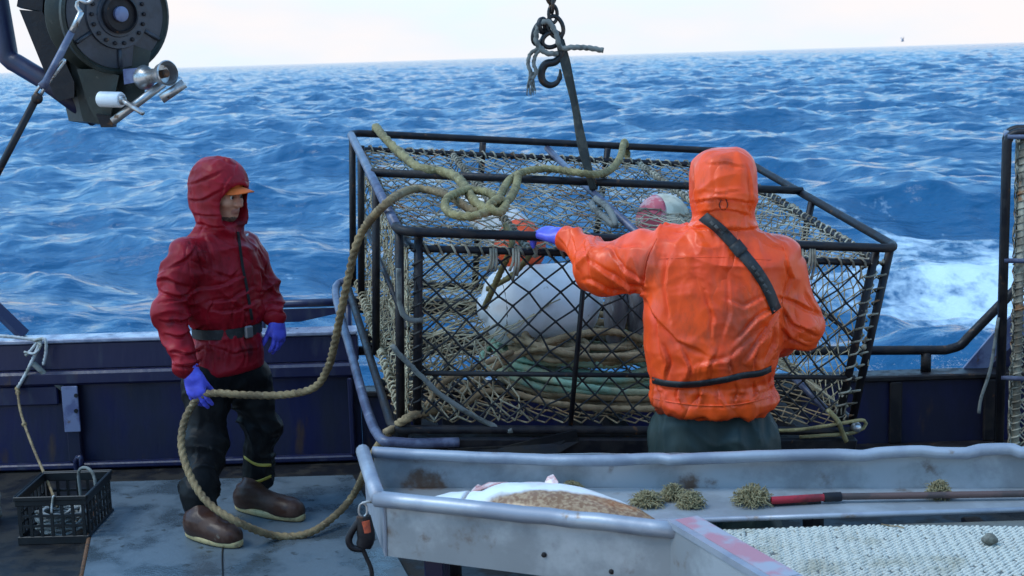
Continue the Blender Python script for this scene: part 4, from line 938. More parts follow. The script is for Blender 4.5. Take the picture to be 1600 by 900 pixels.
    V, Q = sculpt(tro, lo, hi, .009); n = vnormals(V, Q)
    D = sleeve_folds(V, [[(hip+dx*s, kn(s), .2), (kn(s), an(s), .16)] for s in (-1, 1)], 7, .010, 95)+cloth(V, Q, .010, 6, 97, (1.6, 1.6, .6))
    V = smooth(V+n*np.clip(D, -.017, .032)[:, None], Q, 1, .15); put('trousers', V, Q, m_bib, o, base)
    for s in (-1, 1):
        h_ = np.array([hip[0]+s*.13, Yc-.12, .003]); boot(o, base, h_, h_+np.array([s*.02, .30, 0]), an(s), an(s)+np.array([0, 0, .2]), 0)
    # gloved hands: left on the rim, right out of sight in front
    w = arr(pc(880, 371, 5.535)); dp = arr(pc(845, 362, 5.60))-w
    V, Q = sculpt(lambda P: hand_sdf(P, w, dp, (.1, -.35, 1), .215, (.45, .5, .55, .6), .12, (.6, .4), 1), *bounds([w, w+dp*1.6], .13), .0045); put('glove', V, Q, m_glove, o, base)
    w = wr_r+np.array([-.03, .04, .0]); dp = np.array([-.5, .8, .1])
    V, Q = sculpt(lambda P: hand_sdf(P, w, dp, (.1, -.1, 1), .195, (.5, .55, .6, .6), .12, (.6, .4), -1), *bounds([w, w+dp*.2], .14), .006); put('glove', V, Q, m_glove, o, base)
    return o
person_orange()
# ------------------------------------------------------------------ launcher under the pot
def launcher():
    W, D = PW/2, PD
    r = empty('pot_launcher', PL, PR); tag(r, 'dark steel launcher rack carrying the tilted crab pot', 'launcher')
    def part(name, b, m, smooth=True): return b.build(name, m, r, smooth)
    zt = -.045
    b = MB(); b.tube(spline([(-W+.03, D-.0, .02), (-W-.045, D-.15, -.005), (-W-.045, 1.0, -.03), (-W-.03, .1, zt), (-W+.06, -.03, zt), (-W+.3, -.03, zt)], .03), .021, 10); part('side_rail', b, m_rail)
    b = MB(); b.box((-W+.1, -.02, -.13), (W-.05, .05, -.03), bev=.01); part('front_beam', b, m_black, False)
    for y in (.7, 1.4, 2.0):
        b = MB(); b.box((-W+.05, y-.04, -.13), (W-.05, y+.04, -.05), bev=.01); part('cross_beam', b, m_black, False)
    for x in (-.85, 0, .85):
        b = MB(); b.box((x-.04, .06, -.131), (x+.04, 1.95, -.06), bev=.008); part('long_beam', b, m_black, False)
    I = pot_M.to_3x3().inverted()
    for x, y in ((-.8, .06), (.85, .06), (-.8, 1.7), (.85, 1.7)):
        top = Vector((x, y, -.12)); wz = (pot_M @ top).z; b = MB(); b.tube([top, top+I @ Vector((0, 0, -wz+.002))], .05, 8); part('leg', b, m_black)
    b = MB(); p = [LP(700, 702, 1, -.06), LP(790, 698, 1, -.03), LP(900, 672, 1, -.03), LP(905, 690, 1, -.03), LP(860, 715, 1, -.06), LP(700, 722, 1, -.06)]
    b.prism(p[::-1], (0, .012, 0)); part('wedge_plate', b, m_deck, False)
launcher()

# ------------------------------------------------------------------ ropes, buoys and bait in and on the pot
def one(name, b, m, label, cat, group=None, smooth=True, sharp=None):
    o = b.build(name, m, None, smooth, origin=tuple(b.v[0]), sharp=sharp); return tag(o, label, cat, group)
topz = PH+.035
def TW(px, py, dz=0.0): return LW(px, py, 2, topz+dz)
def pot_ropes():
    # the line running from the knot down over the rim, through the hand, along the deck and back up to the pot
    T = lambda px, py, dz=0: TW(px, py, dz)
    FY = 6.5
    pts = [T(770, 322, .0), T(742, 330, .0), T(705, 308, .02), T(672, 297), T(640, 297), T(606, 316, .03)]
    lead = [U(572, 352, 5.95), U(556, 385, 6.0), U(545, 430, 6.05), U(532, 490, 6.12), U(522, 540, 6.2), U(512, 575, 6.28), U(490, 606, 6.35), U(440, 617, 6.42), U(380, 617, 6.42), U(338, 614, 6.42), U(316, 618, 6.455), U(300, 634, 6.46), U(287, 662, 6.45), U(284, 700, 6.40), U(298, 745, 6.33), U(325, 785, 6.26)]
    dg = lambda px, py, dy: U(px, py, G(px, py, .045).y-dy)
    dk = [U(372, 816, 6.22), dg(430, 837, .01), dg(485, 832, .01), dg(530, 800, .16)]
    up = [U(557, 765, 6.55), U(580, 715, 6.1), U(604, 680, 5.75), U(632, 656, 5.55), LW(660, 645, 1, .05), LW(700, 640, 1, .2)]
    b = MB(); b.rope(pts+lead+dk+up, .0168, step=.008, lay=.105)
    one('rope', b, m_manila, 'long brown twisted rope held by the person in red, trailing over the deck plate', 'rope')
    b = MB(); b.rope([LW(588, 205, 1, PD+.04), T(588, 199, .02), T(600, 214, .02), T(622, 236), T(655, 262, .0), T(690, 268, .0), T(715, 278, .015), T(730, 298, .03), T(745, 318, .02), T(765, 330, .02)], .0205, step=.008, lay=.26, n=10)
    one('rope', b, m_olive, 'thick olive rope from the back rail of the pot down to the knot', 'rope')
    b = MB(); b.rope([T(772, 326, .03), T(782, 305, .03), T(798, 280, .03), T(825, 267, .025), T(865, 264, .03), T(905, 270, .045), T(935, 273, .03), T(958, 262, .02), T(970, 243, .02), T(975, 222, .02), LW(979, 232, 1, PD+.035), LW(982, 262, 1, PD+.02)], .0165, step=.008, lay=.12)
    one('rope', b, m_olive, 'pale rope draped over the top bar to the right of the knot', 'rope')
    # the knot with its loop
    b = MB(); b.rope([T(778, 318, .035), T(765, 302, .05), T(735, 297, .04), T(706, 305, .045), T(695, 320, .03), T(706, 334, .03), T(738, 338, .045), T(765, 330, .05)], .0165, step=.008, lay=.12)
    b.rope([T(810, 272, .05), T(806, 292, .03), T(795, 312, .03), T(775, 322, .05), T(760, 330, .03), T(775, 312, .06), T(790, 318, .06), T(780, 332, .05), T(764, 322, .07), T(782, 312, .075), T(788, 326, .03)], .0165, step=.008, lay=.12)
    one('rope_knot', b, m_olive, 'bulky rope knot with an open loop on the pot top', 'knot')
    # coils in the pot
    def coil(cx, cy, z0, n, rx, ry, dz, r, seed, jit=.05, tilt=0):
        g = random.Random(seed); pts = []
        for k in range(n*14):
            t = 2*math.pi*k/14; lv = k/14; q = 1-.25*abs(math.sin(lv*1.3+seed))+g.uniform(-.02, .02)
            pts.append(pot_M @ Vector((cx+rx*q*math.cos(t)+jit*math.sin(lv*2.1), cy+ry*q*math.sin(t)+jit*math.cos(lv*1.7), z0+dz*lv+.02*math.sin(t+lv*2)+tilt*rx*math.cos(t)+g.uniform(-.008, .008))))
        return pts
    b = MB(); b.rope(coil(-.10, .58, .06, 8, .43, .36, .013, .014, 3), .0155, n=9, step=.012, lay=.085); b.rope([pot_M @ Vector(v) for v in ((-.5, .5, .10), (-.3, .2, .14), (.0, .16, .11), (.3, .3, .09), (.4, .6, .12))], .0155, n=7, step=.02)
    one('rope_coil', b, m_green, 'faded green rope coiled on the floor of the pot', 'coiled rope')
    b = MB(); b.rope(coil(-.12, .52, .18, 7, .38, .26, .013, .013, 8, .05), .0145, n=9, step=.012, lay=.085); 
    b.rope([pot_M @ Vector(v) for v in ((-.72, .25, .06), (-.55, .3, .18), (-.3, .32, .29), (-.05, .35, .32), (.15, .35, .26), (.28, .3, .14))], .0165, n=7, step=.015, lay=.1)
    b.rope(coil(-.30, .38, .21, 3, .15, .13, .02, .013, 5, .02), .014, n=9, step=.012, lay=.085)
    b.rope([pot_M @ Vector(v) for v in ((-.75, .1, .06), (-.6, .14, .12), (-.35, .1, .08), (-.1, .12, .05), (.2, .1, .06))], .014, n=7, step=.02)
    b.rope([LW(600, 676, 1, -.0), LW(660, 640, 1, .08), LW(690, 600, 1, .12), LW(740, 575, 1, .2), LW(800, 550, 1, .3)], .013, n=7, step=.02)
    one('rope_coil', b, m_brownr, 'brown rope heaped in loops over the green coil', 'coiled rope')
    b = MB(); b.rope(coil(.0, .6, .025, 4, .55, .45, .012, .013, 11, .03), .0135, n=6, step=.025, lay=.1); one('rope_coil', b, m_brownr, 'dark tangled rope lying lowest on the pot floor, under the green coil', 'coiled rope')
pot_ropes()
m_buoyo = M('orange_buoy', (.85, .10, .02), (.7, .09, .03), 9, rough=.5)
m_buoyp = M('faded_pink', (.6, .10, .13), (.7, .4, .38), 14, .45, .6, rough=.6)
m_buoyw = M('buoy_white', (.80, .82, .84), (.66, .68, .68), 6, .45, .65, (.35, .33, .26), 16, .66, .74, rough=.4)
m_cream = M('cream_buoy', (.66, .60, .46), (.5, .45, .33), 12, .45, .6, (.35, .2, .14), 22, .62, .7, rough=.55)
m_bait = M('grey_fish_skin', (.17, .16, .165), (.09, .08, .085), 9, .42, .6, (.33, .33, .34), 6, .56, .68, rough=.4, bump=.2, stretch=(3, 3, .7))
def buoy(label, c, ax, prof, m, ends, group=None, name='buoy', tie=None):
    """prof: (radius, height); ends: list of (part, prof, material)"""
    c = Vector(c); r = empty(name, c); tag(r, label, 'buoy', group)
    b = MB(); b.lathe(prof, (0, 0, 0), ax, 32); b.build('float_body', m, r, True)
    for nm, pr, mm in ends:
        b = MB(); b.lathe(pr, (0, 0, 0), ax, 28); b.build(nm, mm, r, True)
    return r
def buoys():
    a, c = LW(750, 482, 1, .55), LW(936, 468, 1, .62); ax = (c-a); L_ = ax.length*1.0; ax.normalize(); mid = a.lerp(c, .5)
    h = L_/2; R_ = .178
    prof = [(.0, -h), (.05, -h), (.055, -h+.02)]+[(R_*math.sin(t)**.75, -h+.02+(.13)*(1-math.cos(t))) for t in np.linspace(.3, 1.57, 8)]+[(R_*1.01, 0)]+[(R_*math.sin(t)**.75, h-.02-.13*(1-math.cos(t))) for t in np.linspace(1.57, .3, 8)]+[(.055, h-.02), (.05, h), (0, h)]
    prof = [(p[0], p[1]) for p in prof]
    buoy('large white barrel buoy lying on the coiled rope in the pot', mid, ax, prof, m_buoyw, [('dark_band', [(R_*.80, -h+.075), (R_*.86, -h+.075), (R_*.90, -h+.092), (R_*.84, -h+.094)], m_twined)])
    # white cone buoy with orange end, under the top netting
    a, c = LW(740, 310, 2, PH-.17), LW(835, 405, 2, PH-.26); ax = c-a; ln = ax.length; ax.normalize()
    prof = [(0, 0), (.05, .0), (.085, .04), (.105, ln*.3), (.115, ln*.74)]
    buoy('white buoy with an orange lower end, hanging under the knot', a, ax, prof, m_buoyw, [('orange_end', [(.1152, ln*.74), (.11, ln*.84), (.075, ln*.93), (.03, ln*.97), (.0, ln*.97)], m_buoyo), ('collar', [(.02, -.03), (.035, -.03), (.04, .0), (.03, .003)], m_buoyo)])
    c = LW(1036, 345, 2, PH-.19); sp = [(.135*math.sin(t), -.135*math.cos(t)) for t in np.linspace(0.001, math.pi*.999, 20)]
    ax = Vector((.85, .42, -.2))
    buoy('cream round buoy with a faded pink end, left of the orange hood', c, ax, sp, m_cream, [('pink_end', [(.1365*math.sin(t), -.1365*math.cos(t)) for t in np.linspace(.001, 1.1, 10)], m_buoyp)])
    b = MB(); b.rope([LW(940, 305, 2, PH-.03), LW(925, 320, 2, PH-.04), LW(945, 340, 2, PH-.03), LW(962, 352, 2, PH-.03), LW(950, 325, 2, PH+.02), LW(930, 310, 2, PH+.02)], .014, n=7, step=.012)
    one('rope', b, m_frayed, 'grey rope loop tied on the cross bar below the hanging strap', 'rope')
    b = MB(); b.rope([LW(790, 352, 2, PH-.05), LW(800, 380, 1, .12), LW(775, 440, 1, .2), LW(757, 480, 1, .45)], .013, n=7, step=.012); b.rope([LW(832, 395, 1, .2), LW(800, 430, 1, .25), LW(762, 452, 1, .4)], .012, n=7, step=.012)
    one('rope', b, m_olive, 'thin tan lanyard tying the buoys inside the pot', 'rope')
    # bait hanging by the door
    for px, py0, py1, w, lab in ((965, 440, 570, .055, 'grey bait fish hanging in the pot, nearest the white buoy'), (1000, 435, 545, .06, 'grey bait fish hanging in the pot, nearest the person in orange')):
        p0, p1 = LW(px, py0, 1, .40), LW(px-8, py1, 1, .40); d = p1-p0; ln = d.length; s = Vector((1, 0, 0)); 
        b = MB(); prof = [(.0, 0), (w*.5, .02), (w*.95, ln*.22), (w*1.0, ln*.4), (w*.7, ln*.66), (w*.3, ln*.86), (w*.2, ln*.9)]
        b.lathe(prof, p0, d, 16)
        o = one('bait_fish', b, m_bait, lab, 'bait fish', 'bait fish hanging in the pot')
        b = MB(); e = p0+d*.88; b.prism([e+s*-.012, e+s*.012, e+d*.16+s*.05, e+d*.11, e+d*.16-s*.05], (0, .006, 0)); f = b.build('tail_fin', m_bait, o, False, origin=tuple(o.location)); f.location = (0, 0, 0)
        b = MB(); b.tube([p0+Vector((0, 0, -.01)), pot_M @ ((pot_I @ p0)*1.0+Vector((0, 0, PH-.08-(pot_I @ p0).z)))], .004, 5); f = b.build('bait_line', m_twined, o, origin=tuple(o.location)); f.location = (0, 0, 0)
buoys()

# ------------------------------------------------------------------ lifting hook, chain and strap
def lifting():
    bar = LW(925, 283, 2, PH+.02); Y = bar.y-.03
    P = lambda px, py, dy=0: U(px, py, Y+dy)
    root = empty('lifting_chain', P(860, -60)); tag(root, 'rusty lifting chain with iron rings and an open hook hanging above the pot', 'hook and chain')
    org = tuple(root.location)
    def part(name, b, m=m_hookm):
        o = b.build(name, m, root, True, origin=org); o.location = (0, 0, 0); return o
    def linkring(c, hx, hz, r, ang, tilt=0):
        b = MB(); pts = []
        for k in range(20):
            t = 2*math.pi*k/20; x = hx*math.cos(t); z = hz*math.sin(t)
            x = math.copysign(abs(x), x); pts.append(Vector(c)+Vector((x*math.cos(ang)+z*math.sin(tilt)*.0, x*math.sin(ang), z)).copy()+Vector((z*math.sin(tilt), 0, 0)))
        b.tube(pts, r, 8, closed=True); return b
    for i, (px, py) in enumerate(((858, -62), (859, -44), (860, -26), (861, -8), (862, 6), (864, 22))):
        part('chain_link', linkring(P(px, py), .021 if i % 2 else .028, .040, .0085, .35 if i % 2 else 1.75))
    part('ring', linkring(P(868, 42), .035, .05, .010, .1, -.2)); part('ring', linkring(P(842, 52), .030, .05, .0105, .5, .25)); part('ring', linkring(P(862, 62), .045, .035, .011, .3, .3))
    part('shackle', linkring(P(848, 40), .028, .028, .014, .9))
    b = MB(); q = spline([P(872, 66), P(878, 82), P(868, 96), P(853, 100), P(846, 112), P(848, 126), P(858, 133), P(869, 130), P(875, 120), P(875, 108)], .006); n = len(q)
    b.tube(q, [.009+.010*math.sin(min(1, (i/n)*1.15)*math.pi)**.7 if i < n*.87 else .019*(1-(i/n-.80)*4.4) for i in range(n)], 10); part('hook', b)
    # frayed rope through the rings
    b = MB(); b.rope([P(872, 84, -.02), P(852, 82, -.03), P(838, 64, -.03), P(842, 40, -.02), P(856, 34, -.02), P(868, 50, -.02), P(876, 74, -.02), P(895, 74, -.02), P(920, 75), P(943, 79)], .0125, n=8, step=.008, lay=.09)
    for dx in (0, 9):
        b.rope([P(850-dx*.6, 74, -.03), P(838-dx, 84, -.03), P(834-dx, 100, -.03), P(838-dx, 112, -.03), P(831-dx*.3, 124, -.03)], .009, n=7, step=.008)
    g = random.Random(4)
    for k in range(26):
        x = 829+g.uniform(-5, 6); b.tube(spline([P(833+g.uniform(-5, 4), 112, -.03+g.uniform(-.01, .01)), P(x, 128, -.03), P(x+g.uniform(-5, 5), 140+g.uniform(-6, 10), -.03+g.uniform(-.02, .02))], .01), .0016, 4)
    tag(b.build('frayed_rope', m_frayed, None, True, origin=tuple(P(850, 60))), 'grey frayed rope end threaded through the hook rings, stub sticking out right', 'rope')
    b = MB(); top = P(874, 62); pts = spline([top, P(884, 100), P(893, 145), P(903, 195), P(914, 245), bar+Vector((-.012, -.035, .01)), bar+Vector((0, -.03, -.035)), bar+Vector((.004, .02, -.03))], .02)
    wd = [.021+.006*math.sin(i*.35) for i in range(len(pts))]
    b.tube(pts, wd, 10, flat=.3, up=Vector((1, .5, 0)).normalized())
    pts2 = [p+Vector((.012, .012, 0)) for p in pts]; b.tube(pts2, [.014]*len(pts2), 8, flat=.35, up=Vector((1, -.8, 0)).normalized())
    tag(b.build('lifting_strap', m_strap, None, True, origin=tuple(top)), 'dark webbing strap stretched from the hook to the top bar of the pot', 'strap')
lifting()

# ------------------------------------------------------------------ hydraulic block hanging at upper left
m_hb = M('green_black_paint', (.018, .022, .017), (.032, .036, .027), 10, .42, .6, (.07, .065, .05), 26, .62, .7, rough=.42, rough2=.6, bump=.3, bs=50)
m_disc = M('grey_painted_casting', (.04, .046, .06), (.025, .028, .036), 8, .42, .6, (.09, .09, .1), 20, .64, .72, rough=.45, bump=.35, bs=70)
def block():
    Y = 6.2; P = lambda px, py, dy=0: U(px, py, Y+dy)
    c = P(180, 22); root = empty('line_hauler', c); tag(root, 'big dark hydraulic line hauler wheel with white roller and chrome bars, upper left', 'hauler')
    org = tuple(c)
    def part(name, b, m, sharp=None, par=None, smooth=True):
        o = b.build(name, m, par or root, smooth, origin=org, sharp=sharp); o.location = (0, 0, 0); return o
    ax = Vector((.70, -.71, -.04)).normalized()        # the axle: the face is turned to the right
    r0 = .250
    b = MB(); b.lathe([(.10, -.17), (r0*.86, -.165), (r0*1.0, -.15), (r0*1.03, -.13), (r0*.98, -.115), (r0*.80, -.085), (r0*.74, -.07), (r0*.80, -.05), (r0*.97, -.02), (r0*1.03, -.008), (r0*1.03, .012), (r0*.98, .02), (r0*.955, .006), (r0*.93, .0)], c, ax, 56); wheel = part('sheave', b, m_hb, 40)
    b = MB(); b.lathe([(r0*.93, -.002), (r0*.92, .004), (r0*.60, .010), (r0*.585, .022), (r0*.40, .022), (r0*.385, .03), (0, .03)], c, ax, 56); face = part('face_plate', b, m_disc, 40, wheel)
    b = MB(); b.lathe([(r0*.33, .028), (r0*.33, .052), (r0*.29, .058), (r0*.28, .04), (.0, .04)], c, ax, 36); part('hub_ring', b, m_black, 40, wheel)
    b = MB(); b.lathe([(r0*.13, .04), (r0*.13, .056), (r0*.11, .060), (0, .060)], c, ax, 28); part('hub_cap', b, m_bracket, 40, wheel)
    a1 = ax.cross(Vector((0, 0, 1))).normalized(); a2 = a1.cross(ax)
    for k in range(6):
        t = 2*math.pi*k/6+.5; d = a1*math.cos(t)+a2*math.sin(t); b = MB(); b.tube([c+ax*.014+d*r0*.60, c+ax*.012+d*r0*.91], .009, 6); part('rib', b, m_disc, None, wheel)
    for k in range(18):
        t = 2*math.pi*k/18; d = a1*math.cos(t)+a2*math.sin(t); b = MB(); b.lathe([(.009, 0), (.009, .010), (.006, .012), (0, .012)], c+d*r0*.50+ax*.021, ax, 6); part('bolt', b, m_black, 30, wheel)
    # raised, worn-away casting marks round the rim
    # housing below and behind, in dark plate
    b = MB(); b.prism([P(105, 85, .05), P(130, 190, .05), P(165, 195, .05), P(225, 150, .05), P(236, 80, .05), P(180, 60, .05)][::-1], (-.10, .12, 0)); part('housing', b, m_hb, None, None, False)
    b = MB(); b.prism([P(120, 108, -.02), P(150, 108, -.02), P(186, 118, -.02), P(170, 192, -.02), P(152, 190, -.02), P(138, 165, -.02)][::-1], (-.012, .06, 0)); part('cheek_plate', b, m_hb, None, None, False)
    b = MB(); b.prism([P(30, 15, .0), P(66, 18, .0), P(116, 128, .0), P(116, 152, .0), P(92, 158, .0), P(84, 148, 0)][::-1], (-.05, .2, 0)); part('yoke_arm', b, m_black, None, None, False)
    b = MB(); b.prism([P(26, 10, .02), P(34, -40, .02), P(70, -40, .02), P(66, 18, .02)][::-1], (-.05, .2, 0)); part('yoke_top', b, m_black, None, None, False)
    b = MB(); b.prism([P(60, -30, .1), P(118, -30, .1), P(118, 100, .1), P(100, 110, .1), P(66, 18, .1)][::-1], (-.03, .1, 0)); part('back_plate', b, m_black, None, None, False)
    # white fairlead roller with its spindle
    p0, p1, p2 = P(156, 155, -.07), P(190, 156, -.12), P(223, 177, -.22); d = (p1-p0)
    b = MB(); b.lathe([(0, 0), (.028, 0), (.034, .006), (.034, d.length-.006), (.030, d.length), (0, d.length)], p0, d, 20); part('roller', b, m_white, 40)
    b = MB(); b.tube([p1-d*.1, p1+(p2-p1)*.15, p2], .0105, 10); b.blob(p1, .022, 8); part('spindle', b, m_chrome)
    p0, p1 = P(222, 122, -.02), P(262, 114, -.14); d = (p1-p0); n_ = d.length
    b = MB(); b.lathe([(.040, 0), (.050, .004), (.054, .022), (.044, .04), (.032, .06), (.030, n_*.55), (.040, n_*.8), (.052, n_*.95), (.055, n_), (.050, n_+.005), (.05, n_-.01), (.045, n_-.04), (0, n_-.045)], p0, d, 32); sp = part('gypsy_drum', b, m_chrome, 50)
    b = MB(); b.lathe([(.018, n_-.046), (.018, n_-.01), (.012, n_-.004), (0, n_-.004)], p0, d, 10); part('drum_bolt', b, m_rust, 40, sp)
    b = MB(); b.tube([P(176, 190, -.08), P(256, 130, -.06)], .018, 12); part('guard_bar', b, m_chrome)
    b = MB(); b.tube([P(252, 155, -.12), P(288, 130, -.10)], .021, 12); part('guard_bar', b, m_chrome)
    b = MB(); b.prism([P(150, 178, -.06), P(178, 184, -.06), P(176, 199, -.06), P(158, 199, -.06)][::-1], (0, .06, 0)); part('lug', b, m_black, None, None, False)
    b = MB(); b.prism([P(192, 108, -.06), P(214, 106, -.06), P(216, 128, -.06), P(194, 132, -.06)][::-1], (-.01, .06, 0)); part('bracket', b, m_bracket, None, None, False)
    # davit arm
    q = [U(-30, -80, 6.45), U(-2, 0, 6.45), U(14, 92, 6.42), U(74, 128, 6.38), U(150, 184, 6.3)]
    b = MB(); b.tube([q[0], q[1], q[2]+(q[1]-q[2])*.12]+spline([q[2]+(q[1]-q[2])*.12, q[2], q[2]+(q[3]-q[2])*.2], .02)[1:]+[q[3], q[4]], .043, 14)
    tag(b.build('davit_arm', m_navy, None, True, origin=tuple(q[1])), 'bent dark blue steel davit arm behind the line hauler', 'davit')
    # tag line: steel turnbuckle and dark cable
    tr = empty('guy_line', U(60, 148, 5.95)); tag(tr, 'steel turnbuckle on a dark guy line crossing in front of the hauler', 'guy line'); o2 = tuple(tr.location)
    def p2(name, b, m):
        o = b.build(name, m, tr, True, origin=o2); o.location = (0, 0, 0)
    Yg = 5.95; g = lambda px, py: U(px, py, Yg)
    b = MB(); b.tube([g(-60, 378), g(57, 153)], .016, 10); p2('cable', b, m_black)
    b = MB(); b.blob(g(58, 154), .024, 8); p2('ferrule', b, m_black)
    for off in (-5, 5):
        b = MB(); b.tube([g(58+off, 150), g(66+off, 136), g(98+off*.6, 96), g(101, 92)], .007, 8); p2('turnbuckle_side', b, m_chrome)
    b = MB(); b.tube([g(66, 136), g(72, 128), g(112, 50)], [.022, .017, .015], 10); p2('turnbuckle', b, m_rail)
    b = MB(); b.tube([g(112, 50), g(118, 38), g(127, 18)], .013, 8); b.tube(spline([g(127, 20), g(120, 10), g(124, 0), g(134, 4), g(142, 2), g(146, -10)], .01), .009, 8); p2('shackle', b, m_chrome)
block()
# ------------------------------------------------------------------ sorting table in the foreground
TZ = .92
def table():
    G_ = lambda px, py, z=TZ: G(px, py, z)
    FLc, FRc = G_(583, 706), G_(1700, 704)          # far rim
    NL, NR = G_(594, 779), G_(1062, 829)            # near rim
    LB = G_(566, 709)
    org = Vector((NL.x, NL.y, 0)); root = empty('sorting_table', org); tag(root, 'dented grey aluminium sorting trough with rolled rims and a white rubber mat, foreground', 'sorting table')
    def part(name, b, m, smooth=True, sharp=None, par=None):
        o = b.build(name, m, par or root, smooth, origin=tuple(org), sharp=sharp); o.location = (0, 0, 0); return o
    def wall(p, q, zt, zb, th, m, name, n=24, wob=.004, seed=0):
        p, q = Vector(p), Vector(q); d = (q-p); t = Vector((d.x, d.y, 0)).normalized(); nr = Vector((-t.y, t.x, 0)); b = MB(); vs = []; g = random.Random(seed)
        for i in range(n+1):
            c = p+d*(i/n); w = wob*(math.sin(i*.9+seed)+g.uniform(-.6, .6))
            for z, s in ((zb, 0), (zb, 1), ((zt+zb)/2, 1), (zt, 1), (zt, 0), ((zt+zb)/2, 0)): vs.append(Vector((c.x, c.y, z))+nr*(th*s+(w if z not in (zb,) else 0)))
        fs = []
        for i in range(n):
            for k in range(6): a = i*6; fs.append((a+k, a+(k+1) % 6, a+6+(k+1) % 6, a+6+k))
        fs += [tuple(range(6))[::-1], tuple(n*6+k for k in range(6))]
        b.add(vs, fs); return part(name, b, m, True, 40)
    FZ = .79
    # far rim: rolled edge with dents where the pots have knocked it
    pts = []; ctrl = ((583, 706), (650, 711), (760, 717), (850, 722), (905, 727), (965, 726), (985, 721), (1040, 719), (1052, 724), (1120, 718), (1210, 714), (1300, 711), (1355, 713), (1372, 709), (1440, 705), (1465, 708), (1515, 709), (1530, 703), (1580, 702), (1598, 708), (1700, 704))
    rim = [G_(x, y) for x, y in ctrl]
    base = [FLc.lerp(FRc, (r.x-FLc.x)/(FRc.x-FLc.x)) for r in rim]
    P = []
    for r, s in zip(rim, base): dz = (r.y-s.y)*.17; P.append(Vector((s.x, s.y+(r.y-s.y)*.25, TZ+max(-.02, min(.02, dz)))))
    b = MB(); b.tube(spline(P, .02), .020, 12); b.jitter(.0012, 14, 5); fr = part('far_rim', b, m_alu)
    wall(FLc+Vector((0, .012, 0)), FRc+Vector((0, .012, 0)), TZ-.012, FZ-.03, .006, m_aluin, 'far_wall', 60, .005, 3)
    # left end and near side
    b = MB(); b.tube([LB+Vector((0, .02, .004)), LB.lerp(NL, .5)+Vector((-.003, 0, .004)), NL+Vector((-.005, -.01, .004))], .024, 12); part('end_rim', b, m_alu)
    wall(LB+Vector((.006, 0, 0)), NL+Vector((.006, 0, 0)), TZ-.01, .735, .006, m_alu, 'end_wall', 10, .002, 5)
    b = MB(); q = [NL+Vector((-.012, 0, 0))]+[NL.lerp(NR, k/12)+Vector((0, random.uniform(-.002, .002), random.uniform(-.002, .002))) for k in range(1, 12)]+[NR]
    b.tube(q, .025, 14); b.jitter(.0006, 16, 9); part('near_rim', b, m_alu)
    wall(NL+Vector((.01, .006, 0)), NR+Vector((-.01, .006, 0)), TZ-.01, .735, .006, m_aluin, 'near_wall', 24, .003, 7)
    # corner flange running towards the camera, edged with rubbed red paint
    C0, C1 = G_(1046, 829), G_(1260, 960)
    t = (C1-C0); t.z = 0; t.normalize(); s = Vector((-t.y, t.x, 0))
    if s.x < 0: s = -s
    b = MB(); o = C0
    def quadbar(b, w0, w1, z0, z1, l0, l1):
        vs = [C0+t*l+s*w+Vector((0, 0, z-TZ)) for l in (l0, l1) for (w, z) in ((w0, z0), (w1, z0), (w1, z1), (w0, z1))]
        b.add(vs, [(3, 2, 1, 0), (4, 5, 6, 7), (0, 1, 5, 4), (1, 2, 6, 5), (2, 3, 7, 6), (3, 0, 4, 7)])
    quadbar(b, 0, .095, TZ+.008, TZ+.026, -.01, 1.3); fl = part('corner_flange', b, m_alu, False)
    b = MB(); quadbar(b, .022, .092, TZ+.0262, TZ+.0275, -.004, .5); part('red_paint_wear', b, m_redp, False, None, fl)
    b = MB(); quadbar(b, .004, .012, .72, TZ+.0075, -.005, 1.3); part('side_plate', b, m_aluin, False)
    b = MB(); bx = G(1083, 870, .85); b.box((bx.x-.015, bx.y-.03, 0), (bx.x+.02, bx.y-.0, .84), bev=.003); part('leg', b, m_bracket, False)
    for p in (NL+Vector((.15, .1, 0)), NL+Vector((.15, .42, 0)), FRc+Vector((-.4, -.1, 0))):
        b = MB(); b.box((p.x-.03, p.y-.03, 0), (p.x+.03, p.y+.03, .735), bev=.004); part('leg', b, m_navy, False)
    # floor of the trough, its folded front edge, and the mat below it
    e0, e1 = G(1022, 812, FZ), G(1700, 790, FZ)
    b = MB(); b.prism([LB+Vector((.01, 0, FZ-TZ)), NL+Vector((.012, .012, FZ-TZ)), NR+Vector((.0, .02, FZ-TZ)), Vector((e0.x, e0.y, FZ)), Vector((e1.x, e1.y, FZ)), FRc+Vector((0, .01, FZ-TZ)), FLc+Vector((0, .01, FZ-TZ))][::-1], (0, 0, -.006)); part('trough_floor', b, m_aluin, False)
    b = MB(); b.tube([e0+Vector((0, 0, -.006)), e1+Vector((0, 0, -.006))], .009, 8); part('floor_edge', b, m_alu)
    MZ = .755
    # the mat: a sheet with rows of raised rubber pips
    a0 = C0+s*.06; poly = [Vector((a0.x, a0.y, MZ)), Vector((e0.x+.02, e0.y-.01, MZ)), Vector((e1.x, e1.y-.02, MZ)), Vector((e1.x, 2.7, MZ)), Vector((C0.x+t.x*1.25+s.x*.06, C0.y+t.y*1.25+s.y*.06, MZ))]
    b = MB(); b.prism(poly[::-1], (0, 0, -.012)); mt = part('mat', b, m_matb, False)
    vs = []; fs = []; g = random.Random(2); px_, py_ = .0165, .0105
    rowdir = Vector((1, -.13, 0)).normalized(); cold = Vector((.13, 1, 0)).normalized()
    inside = lambda p: (p-a0).dot(s) > .045-.06+.04 and p.y < e0.y+(p.x-e0.x)*(e1.y-e0.y)/(e1.x-e0.x)-.022 and p.x < 1.75
    pip = MB(); n = 0; o = Vector((a0.x-.3, e0.y+.1, MZ))
    VV = []; FF = []
    unit = [(1, 0), (.7, .7), (0, 1), (-.7, .7), (-1, 0), (-.7, -.7), (0, -1), (.7, -.7)]
